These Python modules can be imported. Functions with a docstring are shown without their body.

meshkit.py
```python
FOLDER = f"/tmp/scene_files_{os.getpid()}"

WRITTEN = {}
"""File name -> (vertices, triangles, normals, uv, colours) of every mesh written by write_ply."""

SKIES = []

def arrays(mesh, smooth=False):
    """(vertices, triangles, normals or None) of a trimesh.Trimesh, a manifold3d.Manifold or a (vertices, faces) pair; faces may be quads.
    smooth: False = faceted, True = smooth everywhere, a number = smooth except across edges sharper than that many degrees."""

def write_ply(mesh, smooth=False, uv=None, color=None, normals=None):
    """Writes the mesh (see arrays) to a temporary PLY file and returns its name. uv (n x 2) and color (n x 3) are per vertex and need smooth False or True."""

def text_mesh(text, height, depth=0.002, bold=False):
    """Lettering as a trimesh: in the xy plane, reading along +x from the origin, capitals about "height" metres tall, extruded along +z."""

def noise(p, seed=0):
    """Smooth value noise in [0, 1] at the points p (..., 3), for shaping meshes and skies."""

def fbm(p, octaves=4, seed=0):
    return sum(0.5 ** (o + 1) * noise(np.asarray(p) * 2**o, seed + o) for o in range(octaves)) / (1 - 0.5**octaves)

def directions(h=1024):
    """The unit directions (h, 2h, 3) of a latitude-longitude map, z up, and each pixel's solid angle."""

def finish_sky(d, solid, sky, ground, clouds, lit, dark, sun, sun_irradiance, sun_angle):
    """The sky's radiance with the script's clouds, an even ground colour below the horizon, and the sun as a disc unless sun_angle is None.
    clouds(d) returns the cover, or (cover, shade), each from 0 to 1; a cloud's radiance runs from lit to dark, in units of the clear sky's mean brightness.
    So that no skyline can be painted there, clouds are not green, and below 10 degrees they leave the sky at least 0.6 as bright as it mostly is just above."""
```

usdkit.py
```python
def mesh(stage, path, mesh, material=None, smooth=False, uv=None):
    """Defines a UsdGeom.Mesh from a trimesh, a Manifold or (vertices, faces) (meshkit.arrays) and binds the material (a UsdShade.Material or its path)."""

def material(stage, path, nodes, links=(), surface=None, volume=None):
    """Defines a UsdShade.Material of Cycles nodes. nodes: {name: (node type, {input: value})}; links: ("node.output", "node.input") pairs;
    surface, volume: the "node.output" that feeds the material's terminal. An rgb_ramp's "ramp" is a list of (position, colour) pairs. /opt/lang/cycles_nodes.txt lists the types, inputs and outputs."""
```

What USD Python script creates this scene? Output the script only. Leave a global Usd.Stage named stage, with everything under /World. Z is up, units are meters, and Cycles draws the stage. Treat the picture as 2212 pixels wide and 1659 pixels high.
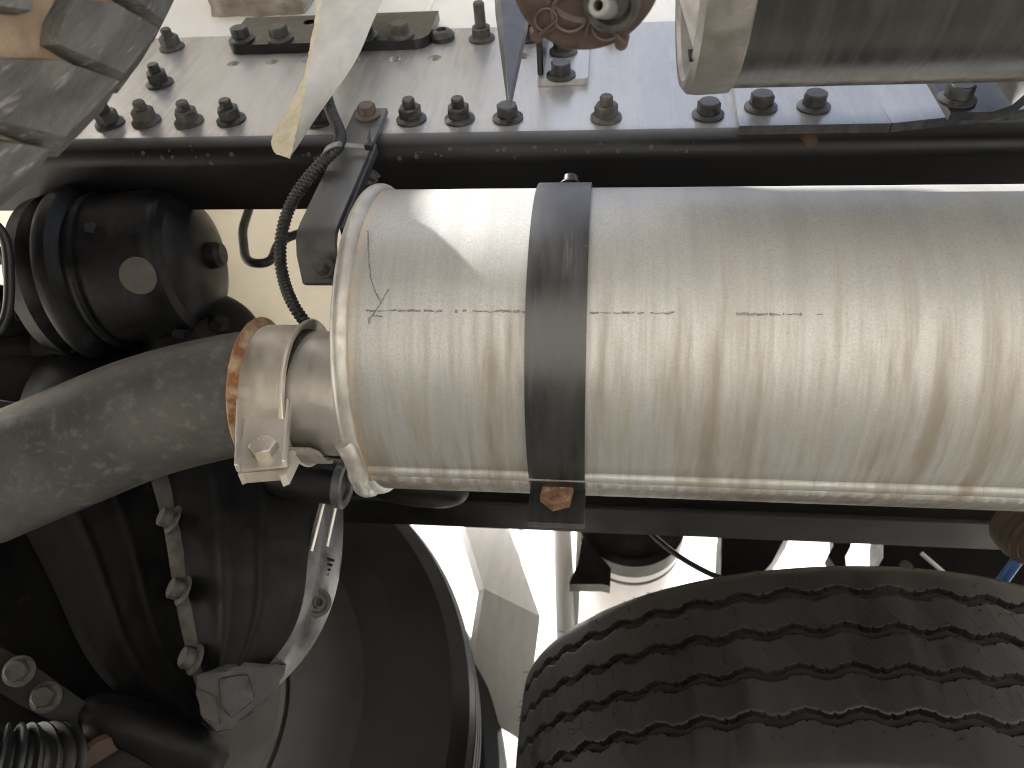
import math, random
import numpy as np, trimesh, manifold3d as m3
from shapely.geometry import Polygon, Point, box as sbox
from pxr import Usd, UsdGeom, UsdLux, UsdShade, Sdf, Gf, Vt
import usdkit, meshkit

random.seed(7); rng = np.random.default_rng(7)
stage = Usd.Stage.CreateInMemory()
UsdGeom.SetStageUpAxis(stage, 'Z'); UsdGeom.SetStageMetersPerUnit(stage, 1.0)
UsdGeom.Xform.Define(stage, '/World'); UsdGeom.Scope.Define(stage, '/World/Looks')

# ---------------------------------------------------------------- camera, sky, sun, exposure
H = 0.25                                   # camera height; the truck's length is x, its width y, up z
Fpx, CX, CY = 1663., 1106., 829.5          # measured on a 2212 px wide view of the photograph
EXPOSURE = 2.22
SUN = np.array([-1.0, -0.53, 1.0]); SUN /= np.linalg.norm(SUN)
SUN_I, SKY_I = 1.15, 0.09
_X = np.array([0.9932, -0.0203, 0.1147]); _X /= np.linalg.norm(_X)
_Z = np.array([0, math.cos(math.radians(43)), -math.sin(math.radians(43))]); _Z -= _X * (_Z @ _X); _Z /= np.linalg.norm(_Z)
ROT = np.stack([_X, np.cross(_Z, _X), _Z]); EYE = np.array([0, 0, H])
cam = UsdGeom.Camera.Define(stage, '/World/camera')
M = np.eye(4); M[:3, :3] = ROT.T; M[3, :3] = EYE
cam.AddTransformOp().Set(Gf.Matrix4d(M.tolist()))
cam.CreateHorizontalApertureAttr(36.0); cam.CreateVerticalApertureAttr(27.0)
cam.CreateFocalLengthAttr(36 * Fpx / 2212); cam.CreateFStopAttr(9.0); cam.CreateFocusDistanceAttr(0.70)
cam.CreateExposureAttr(EXPOSURE); cam.CreateClippingRangeAttr((0.02, 1000))
sky = usdkit.material(stage, '/World/Looks/sky_look', {
    's': ('sky_texture', dict(sky_type='single_scattering', sun_disc=False, aerosol_density=4., sun_elevation=math.asin(SUN[2]), sun_rotation=math.atan2(SUN[0], SUN[1]))),
    'h': ('hsv', dict(saturation=.62)), 'b': ('background_shader', dict(strength=SKY_I))}, [('s.color', 'h.color'), ('h.color', 'b.color')], surface='b.background')
dome = UsdLux.DomeLight.Define(stage, '/World/sky'); UsdShade.MaterialBindingAPI.Apply(dome.GetPrim()).Bind(sky)
dome.GetPrim().SetCustomDataByKey('kind', 'structure')
sun = UsdLux.DistantLight.Define(stage, '/World/sun'); sun.CreateIntensityAttr(SUN_I); sun.CreateAngleAttr(0.5); sun.CreateNormalizeAttr(True)
sun.CreateColorAttr(Gf.Vec3f(1, .97, .93))
sz = SUN; sx = np.cross([0, 0, 1], sz); sx /= np.linalg.norm(sx); sy = np.cross(sz, sx)
Ms = np.eye(4); Ms[0, :3], Ms[1, :3], Ms[2, :3] = sx, sy, sz
sun.AddTransformOp().Set(Gf.Matrix4d(Ms.tolist()))

# ---------------------------------------------------------------- measuring helpers (pixels of the photograph -> real places)
def ray(u, v): return ROT @ np.array([(u - CX) / Fpx, -(v - CY) / Fpx, -1.])
def pt(u, v, x=None, y=None, z=None, d=None):
    r = ray(u, v)
    t = x / r[0] if x is not None else y / r[1] if y is not None else (z - H) / r[2] if z is not None else d / np.linalg.norm(r)
    return EYE + r * t
def on_plane(u, v, p0, n): r = ray(u, v); return EYE + r * (np.dot(np.asarray(p0) - EYE, n) / np.dot(r, n))
def unit(v): v = np.asarray(v, float); return v / np.linalg.norm(v)

# ---------------------------------------------------------------- materials
# how dark each surface is next to the first guess of its colour, settled against the photograph
TONE = dict(tread_rubber=.26, groove_rubber=.4, sidewall_rubber=.42, dusty_rim=.8, brushed_aluminium=.33, tank_rim_band=.6, rail_underside=.9, rail_paint=1.4, chassis_black=.6,
            worn_rubber=.55, muddy_rubber=.45, off_white_plastic=.92, torn_plastic=.8, conduit_plastic=.6, bolt_phosphate=.6, dusty_bolt=.6, chamber_black=.55, axle_casting=.42,
            axle_gloss_grey=.4, axle_flange_mud=.5, worn_casting=.42, strap_black=.4, dusty_black_bar=.75, galvanised_clamp=.85, neck_steel=.85, rolled_bead=.66, brown_red_casting=.7, rusty_steel=.55, old_bolt=.6,
            round_sticker=.5, black_paint=.7, dried_drop=.32, rust_run=.5, sooty_pipe=.95, dried_mud=.7, grey_fitting=.8, dark_grey_blade=.8, brown_rubber_boot=.6, clamp_edge_rust=.7, marker_grey=.42, black_cable=.6, blue_hose=.8, grey_cable_tie=.7, canister_white=.9)
def mat(name, c1, c2=None, scale=(20, 20, 20), rough=(.5, .6), metal=0., lo=.35, hi=.65, grime=None, grime2=None, bump=None, spec=.5, detail=4, ior=1.5, shade_fade=None):
    """Two tones mixed by noise, up to two layers of dirt with their own colour, and a fine relief."""
    k = TONE.get(name, 1.); kk = lambda c: tuple(x * k for x in c)
    c1, c2 = kk(c1), kk(c2 or c1)
    grime = grime and (kk(grime[0]), *grime[1:]); grime2 = grime2 and (kk(grime2[0]), *grime2[1:])
    n = {'g': ('geometry', {}), 'm': ('mapping', dict(scale=scale)), 'n': ('noise_texture', dict(scale=1., detail=detail, roughness=.6)),
         'r': ('rgb_ramp', dict(ramp=[(lo, c1), (hi, c2)])), 'rr': ('map_range', dict(from_min=lo, from_max=hi, to_min=rough[0], to_max=rough[1], clamp=True)),
         'p': ('principled_bsdf', dict(metallic=metal, specular_ior_level=spec, ior=ior))}
    l = [('g.position', 'm.vector'), ('m.vector', 'n.vector'), ('n.fac', 'r.fac'), ('n.fac', 'rr.value')]
    col, met, rou = 'r.color', None, 'rr.result'
    for k, gr in enumerate((grime, grime2)):
        if not gr: continue
        gc, gs, g0, g1, amt = gr
        a = f'x{k}'
        n |= {a + 'm': ('mapping', dict(scale=gs, location=(3.1 * k + 1.7, .3, .9))), a + 'n': ('noise_texture', dict(scale=1., detail=6, roughness=.65)),
              a + 'f': ('map_range', dict(from_min=g0, from_max=g1, to_min=0., to_max=amt, clamp=True)), a + 'c': ('mix_color', dict(b=gc)),
              a + 'q': ('mix_float', dict(b=.8))}
        l += [('g.position', a + 'm.vector'), (a + 'm.vector', a + 'n.vector'), (a + 'n.fac', a + 'f.value'), (a + 'f.result', a + 'c.fac'), (col, a + 'c.a'),
              (a + 'f.result', a + 'q.fac'), (rou, a + 'q.a')]
        col, rou = a + 'c.result', a + 'q.result'
        if metal:
            n[a + 'k'] = ('mix_float', dict(a=metal, b=0.)); l.append((a + 'f.result', a + 'k.fac'))
            if met: l.append((met, a + 'k.a'))
            met = a + 'k.result'
    if shade_fade:  # darkens the base colour below a height, shade put into the paint
        zc, z0, z1 = shade_fade
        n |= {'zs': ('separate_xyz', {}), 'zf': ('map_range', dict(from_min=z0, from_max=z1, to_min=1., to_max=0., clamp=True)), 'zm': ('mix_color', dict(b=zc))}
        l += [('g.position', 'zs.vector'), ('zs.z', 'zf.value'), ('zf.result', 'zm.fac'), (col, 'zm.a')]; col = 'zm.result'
    l += [(col, 'p.base_color'), (rou, 'p.roughness')]
    if met: l.append((met, 'p.metallic'))
    if bump:
        bs, st, di = bump
        n |= {'bm': ('mapping', dict(scale=bs if np.ndim(bs) else (bs,) * 3)), 'bn': ('noise_texture', dict(scale=1., detail=5, roughness=.6)), 'bu': ('bump', dict(strength=st, distance=di))}
        l += [('g.position', 'bm.vector'), ('bm.vector', 'bn.vector'), ('bn.fac', 'bu.height'), ('bu.normal', 'p.normal')]
    return usdkit.material(stage, '/World/Looks/' + name, n, l, surface='p.BSDF')

DUST = (.27, .255, .235)
L = {}
L['black'] = mat('black_paint', (.012, .0125, .014), (.02, .02, .022), (9, 9, 14), (.22, .34), grime=(DUST, (26, 26, 9), .55, .9, .35), grime2=((.4, .37, .33), (190, 190, 190), .68, .78, .5), bump=(400, .06, .001))
L['rail'] = mat('rail_paint', (.15, .153, .16), (.21, .212, .216), (7, 7, 2.2), (.22, .34), grime=((.34, .32, .28), (40, 20, 4), .46, .85, .4), grime2=((.42, .39, .35), (150, 150, 150), .66, .78, .5), bump=(60, .05, .002), ior=2.7, shade_fade=((.005, .005, .0065), H + .735 + .008, H + .735 + .034))  # colour fades to black over the bend, imitating the lost sky reflection
L['flange'] = mat('rail_underside', (.15, .153, .16), (.21, .212, .216), (7, 7, 2.2), (.38, .52), grime=((.30, .28, .25), (26, 26, 26), .6, .8, .4), shade_fade=((.0025, .0025, .0032), H + .735 + .008, H + .735 + .034), ior=1.38)  # same painted fade, near black where the underside lies in shade
L['rust_run'] = mat('rust_run', (.05, .025, .012), (.14, .07, .03), (60, 60, 20), (.6, .8))
L['dried_drop'] = mat('dried_drop', (.09, .082, .072), (.20, .185, .165), (90, 90, 90), (.7, .8))
L['bolt_dusty'] = mat('dusty_bolt', (.05, .048, .045), (.13, .12, .105), (120, 120, 120), (.5, .65), grime=((.17, .09, .05), (100, 100, 100), .6, .8, .6))
L['bolt'] = mat('bolt_phosphate', (.012, .012, .013), (.035, .034, .034), (90, 90, 90), (.32, .5), grime=(DUST, (120, 120, 120), .5, .8, .35), spec=.6)
L['rustish'] = mat('old_bolt', (.10, .085, .075), (.20, .15, .11), (120, 120, 120), (.4, .6), .3, grime=((.20, .08, .03), (90, 90, 90), .55, .75, .7))
L['strip'] = mat('dusty_black_bar', (.045, .046, .048), (.07, .07, .07), (60, 60, 12), (.32, .45), grime=(DUST, (110, 110, 110), .62, .8, .4), ior=1.7)
L['rust'] = mat('rusty_steel', (.13, .055, .028), (.28, .155, .08), (110, 110, 110), (.6, .85), grime=((.46, .37, .26), (190, 190, 190), .55, .7, .6), bump=(500, .4, .001))
L['rail_dark'] = mat('chassis_black', (.004, .004, .005), (.008, .008, .009), (9, 9, 9), (.4, .6), grime=(DUST, (12, 12, 12), .6, .9, .06), spec=.3)
L['muffler'] = None
L['alu_clamp'] = mat('galvanised_clamp', (.56, .52, .46), (.68, .64, .58), (60, 22, 22), (.4, .55), .75, grime=((.45, .36, .26), (38, 38, 38), .52, .75, .55), grime2=((.26, .10, .035), (55, 30, 30), .70, .76, .8), bump=(260, .12, .001))
L['clamp_rust'] = mat('clamp_edge_rust', (.30, .13, .05), (.55, .42, .28), (60, 50, 50), (.6, .8), .2, lo=.42, hi=.58, bump=(300, .3, .001))
L['neck'] = mat('neck_steel', (.56, .54, .51), (.68, .65, .60), (40, 14, 14), (.36, .5), .8, grime=((.42, .36, .28), (40, 14, 14), .5, .75, .5), bump=(300, .1, .001))
L['pipe'] = mat('sooty_pipe', (.070, .069, .067), (.105, .103, .10), (14, 14, 14), (.42, .58), .35, grime=((.24, .225, .20), (95, 95, 95), .52, .76, .5), grime2=((.025, .025, .025), (30, 55, 55), .66, .74, .8), bump=(320, .25, .001))
L['axle_toe'] = mat('worn_casting', (.045, .046, .048), (.085, .086, .088), (40, 40, 40), (.4, .6), .2, grime=((.10, .092, .08), (60, 60, 60), .5, .75, .6), bump=(120, .4, .002))
L['strap'] = mat('strap_black', (.018, .018, .019), (.04, .0395, .039), (70, 10, 10), (.3, .42), grime=(DUST, (160, 12, 12), .56, .82, .3), grime2=((.5, .46, .4), (300, 300, 300), .68, .76, .6), bump=(300, .08, .001), spec=.6)
L['tank'] = mat('brushed_aluminium', (.24, .238, .232), (.33, .326, .318), (46, 5, 5), (.24, .34), 1., grime=((.17, .165, .155), (60, 7, 7), .5, .8, .3), grime2=((.36, .34, .30), (60, 4, 4), .64, .72, .4), bump=((420, 20, 20), .1, .0006))
L['tank_rim'] = mat('tank_rim_metal', (.52, .50, .47), (.70, .68, .64), (60, 60, 60), (.34, .5), .85, grime=((.36, .31, .25), (50, 50, 50), .5, .75, .5), bump=(330, .3, .001))
L['bead'] = mat('rolled_bead', (.50, .48, .44), (.64, .62, .58), (40, 40, 40), (.36, .5), .6, grime=((.34, .28, .2), (45, 45, 45), .52, .75, .5), bump=(420, .06, .0008))
L['rim_band'] = mat('tank_rim_band', (.26, .25, .232), (.38, .365, .34), (60, 60, 60), (.38, .55), .7, grime=((.22, .195, .165), (50, 50, 50), .5, .75, .6), grime2=((.5, .48, .44), (60, 60, 60), .68, .76, .5), bump=(330, .3, .001))
L['dryer'] = mat('brown_red_casting', (.026, .0135, .010), (.046, .024, .018), (40, 40, 40), (.4, .6), grime=((.16, .12, .10), (60, 60, 60), .5, .8, .45), grime2=((.35, .22, .09), (40, 40, 40), .70, .76, .5), bump=(160, .3, .001))
L['grey_plastic'] = mat('grey_fitting', (.13, .13, .125), (.19, .185, .178), (80, 80, 80), (.5, .6))
L['white_paint'] = mat('white_paint', (.70, .69, .66), (.80, .79, .76), (9, 9, 5), (.35, .5), grime=((.5, .44, .34), (14, 9, 5), .55, .85, .35), grime2=((.5, .33, .12), (22, 18, 7), .72, .78, .6))
L['cream'] = mat('cream_underbody', (.82, .755, .63), (.87, .81, .69), (5, 5, 5), (.5, .6), grime=((.5, .42, .31), (9, 9, 9), .5, .85, .3))
L['blade'] = mat('off_white_plastic', (.42, .395, .345), (.52, .495, .435), (50, 50, 16), (.5, .65), grime=((.40, .34, .26), (90, 40, 20), .5, .8, .5), bump=(200, .15, .001))
L['blade_torn'] = mat('torn_plastic', (.62, .53, .36), (.78, .70, .52), (90, 90, 90), (.7, .85), grime=((.40, .30, .18), (150, 150, 150), .6, .75, .6), bump=(250, .7, .002))
L['mud'] = mat('dried_mud', (.30, .265, .22), (.52, .47, .40), (40, 40, 40), (.85, .95), grime=((.17, .13, .09), (90, 90, 90), .58, .72, .7), bump=(140, .9, .004))
L['grey_blade'] = mat('dark_grey_blade', (.030, .030, .031), (.05, .05, .05), (30, 30, 30), (.35, .5), grime=(DUST, (60, 60, 60), .55, .85, .4))
L['conduit'] = mat('conduit_plastic', (.014, .014, .015), (.024, .024, .025), (60, 60, 60), (.42, .55), grime=(DUST, (70, 70, 70), .5, .85, .3))
L['cable'] = mat('black_cable', (.012, .012, .013), rough=(.4, .5))
L['tie'] = mat('grey_cable_tie', (.26, .26, .26), rough=(.4, .5))
L['lug'] = mat('worn_rubber', (.105, .101, .095), (.19, .184, .173), (70, 70, 14), (.8, .92), grime=((.48, .455, .42), (190, 190, 20), .58, .70, .8), grime2=((.25, .20, .15), (25, 25, 25), .55, .8, .4), bump=((260, 260, 120), .7, .003), spec=.12)
L['lug_mud'] = mat('muddy_rubber', (.36, .245, .155), (.52, .385, .26), (28, 28, 28), (.85, .95), grime=((.12, .09, .065), (55, 55, 55), .55, .75, .5), bump=(120, .6, .003))
L['rubber'] = mat('tread_rubber', (.016, .0162, .017), (.028, .028, .028), (22, 22, 5), (.42, .6), grime=((.15, .14, .125), (20, 20, 2.5), .48, .76, .5), grime2=((.17, .165, .155), (110, 110, 110), .68, .78, .5), bump=(160, .15, .001))
L['rubber2'] = mat('groove_rubber', (.007, .007, .007), (.012, .012, .012), (30, 30, 30), (.7, .8))
L['side_rubber'] = mat('sidewall_rubber', (.008, .008, .008), (.014, .014, .014), (12, 12, 12), (.55, .7), grime=((.05, .047, .043), (14, 14, 14), .55, .85, .3))
L['rim'] = mat('dusty_rim', (.02, .017, .015), (.04, .034, .029), (18, 18, 18), (.5, .7))
L['axle'] = mat('axle_casting', (.0045, .0046, .005), (.010, .010, .0108), (14, 14, 14), (.45, .65), grime=((.06, .055, .049), (40, 40, 40), .6, .85, .3), bump=(80, .25, .002), spec=.22)
L['axle_shiny'] = mat('axle_gloss_grey', (.20, .205, .215), (.30, .304, .31), (30, 30, 30), (.26, .42), .4, grime=((.05, .05, .05), (38, 38, 38), .56, .72, .75), bump=(90, .2, .002))
L['axle_mud'] = mat('axle_flange_mud', (.045, .042, .038), (.13, .122, .11), (70, 70, 70), (.6, .8), bump=(220, .6, .002))
L['chamber'] = mat('chamber_black', (.006, .0065, .008), (.012, .012, .014), (14, 14, 14), (.34, .5), grime=((.10, .09, .08), (30, 30, 22), .5, .8, .4), grime2=((.14, .125, .105), (120, 120, 120), .66, .78, .5), bump=(220, .25, .001), spec=.3)
L['sticker'] = mat('round_sticker', (.10, .095, .085), (.15, .14, .128), (60, 60, 60), (.6, .7))
L['bracket_alu'] = mat('brushed_bar', (.78, .78, .77), (.86, .855, .845), (60, 60, 8), (.4, .55), .1, grime=((.62, .55, .44), (20, 20, 5), .55, .8, .3))
L['canister_white'] = mat('canister_white', (.72, .66, .65), (.76, .76, .75), (9, 9, 9), (.3, .45))
L['brown_boot'] = mat('brown_rubber_boot', (.03, .018, .012), (.10, .05, .028), (35, 35, 35), (.6, .8))
L['blue'] = mat('blue_hose', (.035, .10, .28), (.05, .13, .33), (60, 60, 60), (.35, .45))
L['marker'] = mat('marker_grey', (.27, .265, .26), (.42, .41, .39), (320, 320, 320), (.6, .7), .4, lo=.4, hi=.55)
L['ground'] = mat('pale_concrete', (.49, .47, .42), (.56, .535, .48), (1.2, 1.2, 1.2), (.85, .95), grime=((.36, .34, .30), (3, 3, 3), .55, .75, .4), bump=(60, .3, .004))
L['added_wall'] = mat('added_wall_render', (.25, .235, .21), (.31, .29, .26), (2, 2, 2), (.8, .9), bump=(40, .3, .004))
L['sun_blocker_board'] = mat('sun_blocker_board', (.30, .275, .225), (.37, .34, .285), (3, 14, 3), (.6, .75))  # colour of the unseen sun blocker, tan for its reflection in the rail
L['axle_shade'] = mat('axle_shaded', (.0028, .0028, .003), (.006, .006, .006), (14, 14, 14), (.5, .7), grime=((.03, .028, .025), (40, 40, 40), .58, .85, .3), bump=(80, .25, .002), spec=.02)  # darker copy of the axle colour, standing in for shade on the carrier
L['hole'] = mat('hole_dark', (.004, .004, .005), rough=(.8, .9))

def muffler_look():
    """Matt aluminised sheet: streaks of dried water running down round the barrel, dust below, a rust line along the end seam."""
    n = {'g': ('geometry', {}), 'sx': ('separate_xyz', {}),
         'm1': ('mapping', dict(scale=(150, 8, 6))), 'n1': ('noise_texture', dict(scale=1., detail=5, roughness=.65)),
         'm2': ('mapping', dict(scale=(38, 5, 4), location=(4, 1, 2))), 'n2': ('noise_texture', dict(scale=1., detail=4, roughness=.6)),
         'm3': ('mapping', dict(scale=(760, 760, 520))), 'n3': ('noise_texture', dict(scale=1., detail=3, roughness=.7)),
         'm4': ('mapping', dict(scale=(55, 55, 55), location=(9, 2, 5))), 'n4': ('noise_texture', dict(scale=1., detail=5, roughness=.7)),
         'base': ('rgb_ramp', dict(ramp=[(.3, (.295, .298, .292)), (.7, (.385, .387, .38))])),
         'low': ('map_range', dict(from_min=.63, from_max=.76, to_min=1., to_max=.12, clamp=True)),
         'st': ('map_range', dict(from_min=.42, from_max=.68, to_min=0., to_max=.72, clamp=True)),
         'stm': ('math', dict(math_type='multiply')), 'dust': ('mix_color', dict(b=(.245, .226, .186))),
         'st2': ('map_range', dict(from_min=.46, from_max=.66, to_min=0., to_max=.85, clamp=True)), 'st2m': ('math', dict(math_type='multiply')), 'brown': ('mix_color', dict(b=(.175, .15, .115))),
         'sp': ('map_range', dict(from_min=.40, from_max=.72, to_min=0., to_max=.5, clamp=True)), 'spk': ('mix_color', dict(b=(.19, .175, .15))),
         'edge': ('map_range', dict(from_min=-.2015, from_max=-.188, to_min=1., to_max=0., clamp=True)),
         'en': ('map_range', dict(from_min=.38, from_max=.6, to_min=0.1, to_max=.9, clamp=True)), 'em': ('math', dict(math_type='multiply')), 'rust': ('mix_color', dict(b=(.40, .27, .13))),
         'gy': ('map_range', dict(from_min=.541, from_max=.556, to_min=0., to_max=1., clamp=True)), 'gn': ('map_range', dict(from_min=.36, from_max=.62, to_min=.15, to_max=.9, clamp=True)), 'gm': ('math', dict(math_type='multiply')), 'grm': ('mix_color', dict(b=(.16, .125, .095))),
         'mt': ('math', dict(math_type='add', use_clamp=True)), 
         'ro': ('map_range', dict(from_min=0., from_max=1., to_min=.44, to_max=.68, clamp=True)),
         'bu': ('bump', dict(strength=.12, distance=.0008)), 'p': ('principled_bsdf', dict(metallic=.48))}
    l = [('g.position', 'sx.vector'), ('sx.z', 'low.value'), ('sx.x', 'edge.value')]
    for k in '1234': l += [('g.position', f'm{k}.vector'), (f'm{k}.vector', f'n{k}.vector')]
    l += [('n2.fac', 'base.fac'), ('n1.fac', 'st.value'), ('st.result', 'stm.value1'), ('low.result', 'stm.value2'), ('stm.value', 'dust.fac'), ('base.color', 'dust.a'),
          ('n2.fac', 'st2.value'), ('st2.result', 'st2m.value1'), ('low.result', 'st2m.value2'), ('st2m.value', 'brown.fac'), ('dust.result', 'brown.a'),
          ('n3.fac', 'sp.value'), ('sp.result', 'spk.fac'), ('brown.result', 'spk.a'),
          ('n4.fac', 'en.value'), ('en.result', 'em.value1'), ('edge.result', 'em.value2'), ('em.value', 'rust.fac'), ('spk.result', 'rust.a'),
          ('stm.value', 'mt.value1'), ('st2m.value', 'mt.value2'), ('mt.value', 'ro.value'),
          ('n3.fac', 'bu.height'), ('bu.normal', 'p.normal'), ('sx.y', 'gy.value'), ('n4.fac', 'gn.value'), ('gy.result', 'gm.value1'), ('gn.result', 'gm.value2'), ('gm.value', 'grm.fac'), ('rust.result', 'grm.a'), ('grm.result', 'p.base_color'), ('ro.result', 'p.roughness')]
    for i, (a, b) in enumerate(l):
        if a == 'sx.vector': pass
    return usdkit.material(stage, '/World/Looks/aluminised_sheet', n, l, surface='p.BSDF')
L['muffler'] = muffler_look()

# ---------------------------------------------------------------- scene helpers
LOC, USED = {}, {}
def numbered(parent, name):
    k = USED.get((parent, name), 0); USED[(parent, name)] = k + 1
    return f'{parent}/{name}' + (f'_{k:03d}' if k else '')
def tag(prim, label=None, cat=None, group=None, kind=None):
    for k, v in (('label', label), ('category', cat), ('group', group), ('kind', kind)):
        if v: prim.SetCustomDataByKey(k, v)
def thing(name, label, cat, loc=(0, 0, 0), group=None):
    p = numbered('/World', name); x = UsdGeom.Xform.Define(stage, p); loc = np.asarray(loc, float)
    x.AddTranslateOp().Set(Gf.Vec3d(*loc.tolist())); LOC[p] = loc; tag(x.GetPrim(), label, cat, group); return p
def obj(name, mesh, m, parent='/World', label=None, kind=None, smooth=30, cat=None, group=None):
    """One Mesh prim from a mesh in world coordinates, under its thing or part."""
    p = numbered(parent, name); off = LOC.get(parent, np.zeros(3)); LOC[p] = off
    v, f, _ = meshkit.arrays(mesh)
    usd = usdkit.mesh(stage, p, trimesh.Trimesh(v - off, f, process=False), L[m] if isinstance(m, str) else m, smooth=smooth)
    tag(usd.GetPrim(), label, cat, group, kind); return p

# ---------------------------------------------------------------- shape helpers
def cat_(*ms): return trimesh.util.concatenate([m if isinstance(m, trimesh.Trimesh) else man(m) for m in ms])
def man(m):
    q = m.to_mesh(); return trimesh.Trimesh(np.array(q.vert_properties[:, :3]), np.array(q.tri_verts), process=False)
def hull(pts): return man(m3.Manifold.hull_points(np.asarray(pts, float)))
def frame(a):
    a = unit(a); h = np.array([0, 0, 1.]) if abs(a[2]) < .9 else np.array([1., 0, 0])
    e1 = unit(np.cross(h, a)); return e1, np.cross(a, e1), a
def cbox(c, size, b=.002, axes=None):
    """Box with chamfered edges; axes: three unit vectors."""
    h = np.asarray(size, float) / 2; b = min(b, h.min() * .45); P = []
    for s in np.array(np.meshgrid([-1, 1], [-1, 1], [-1, 1])).T.reshape(-1, 3):
        for k in range(3):
            q = h - b; q[k] = h[k]; P.append(s * q)
    P = np.array(P)
    if axes is not None: P = P @ np.asarray(axes)
    return hull(P + np.asarray(c))
def lathe(o, a, prof, n=64, caps=False, arc=None):
    """prof: (distance along axis, radius) pairs; smooth ring surface."""
    e1, e2, a = frame(a); o = np.asarray(o, float)
    prof = list(prof)
    th = np.linspace(0, 2 * math.pi, n, endpoint=False)
    rings = [o + a * t + r * (np.cos(th)[:, None] * e1 + np.sin(th)[:, None] * e2) for t, r in prof]
    V = np.concatenate(rings); F = []
    i = np.arange(n); j = (i + 1) % n
    for k in range(len(prof) - 1):
        b0, b1 = k * n, (k + 1) * n
        F += [np.stack([b0 + i, b0 + j, b1 + j], 1), np.stack([b0 + i, b1 + j, b1 + i], 1)]
    m = trimesh.Trimesh(V, np.concatenate(F), process=False)
    m.merge_vertices(); m.update_faces(m.nondegenerate_faces())
    m.fix_normals() if m.is_watertight else None
    return m
def spline(P, n=60):
    from scipy.interpolate import CubicSpline
    P = np.asarray(P, float); t = np.r_[0, np.cumsum(np.linalg.norm(np.diff(P, axis=0), axis=1))]
    return CubicSpline(t, P)(np.linspace(0, t[-1], n))
def tube(P, r, n=14, caps=True):
    P = np.asarray(P, float); r = np.broadcast_to(r, len(P)); T = np.gradient(P, axis=0); T /= np.linalg.norm(T, axis=1)[:, None]
    u = frame(T[0])[0]; R = []
    th = np.linspace(0, 2 * math.pi, n, endpoint=False)
    for p, t, q in zip(P, T, r):
        u = unit(u - t * (u @ t)); w = np.cross(t, u); R.append(p + q * (np.cos(th)[:, None] * u + np.sin(th)[:, None] * w))
    V = np.concatenate(R); F = []; i = np.arange(n); j = (i + 1) % n
    for k in range(len(P) - 1):
        a, b = k * n, (k + 1) * n; F += [np.stack([a + i, a + j, b + j], 1), np.stack([a + i, b + j, b + i], 1)]
    if caps:
        V = np.vstack([V, P[0], P[-1]]); m = len(V)
        F += [np.stack([j, i, np.full(n, m - 2)], 1), np.stack([(len(P) - 1) * n + i, (len(P) - 1) * n + j, np.full(n, m - 1)], 1)]
    return trimesh.Trimesh(V, np.concatenate(F), process=False)
def corrugated(P, r, pitch=.0042, n=14, depth=.16):
    P = spline(P, 400); s = np.r_[0, np.cumsum(np.linalg.norm(np.diff(P, axis=0), axis=1))]
    k = max(int(s[-1] / pitch * 6), 40); q = np.linspace(0, s[-1], k)
    Q = np.stack([np.interp(q, s, P[:, c]) for c in range(3)], 1)
    return tube(Q, r * (1 - depth * np.clip(.5 - .9 * np.cos(2 * math.pi * q / pitch), 0, 1)), n)
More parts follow.
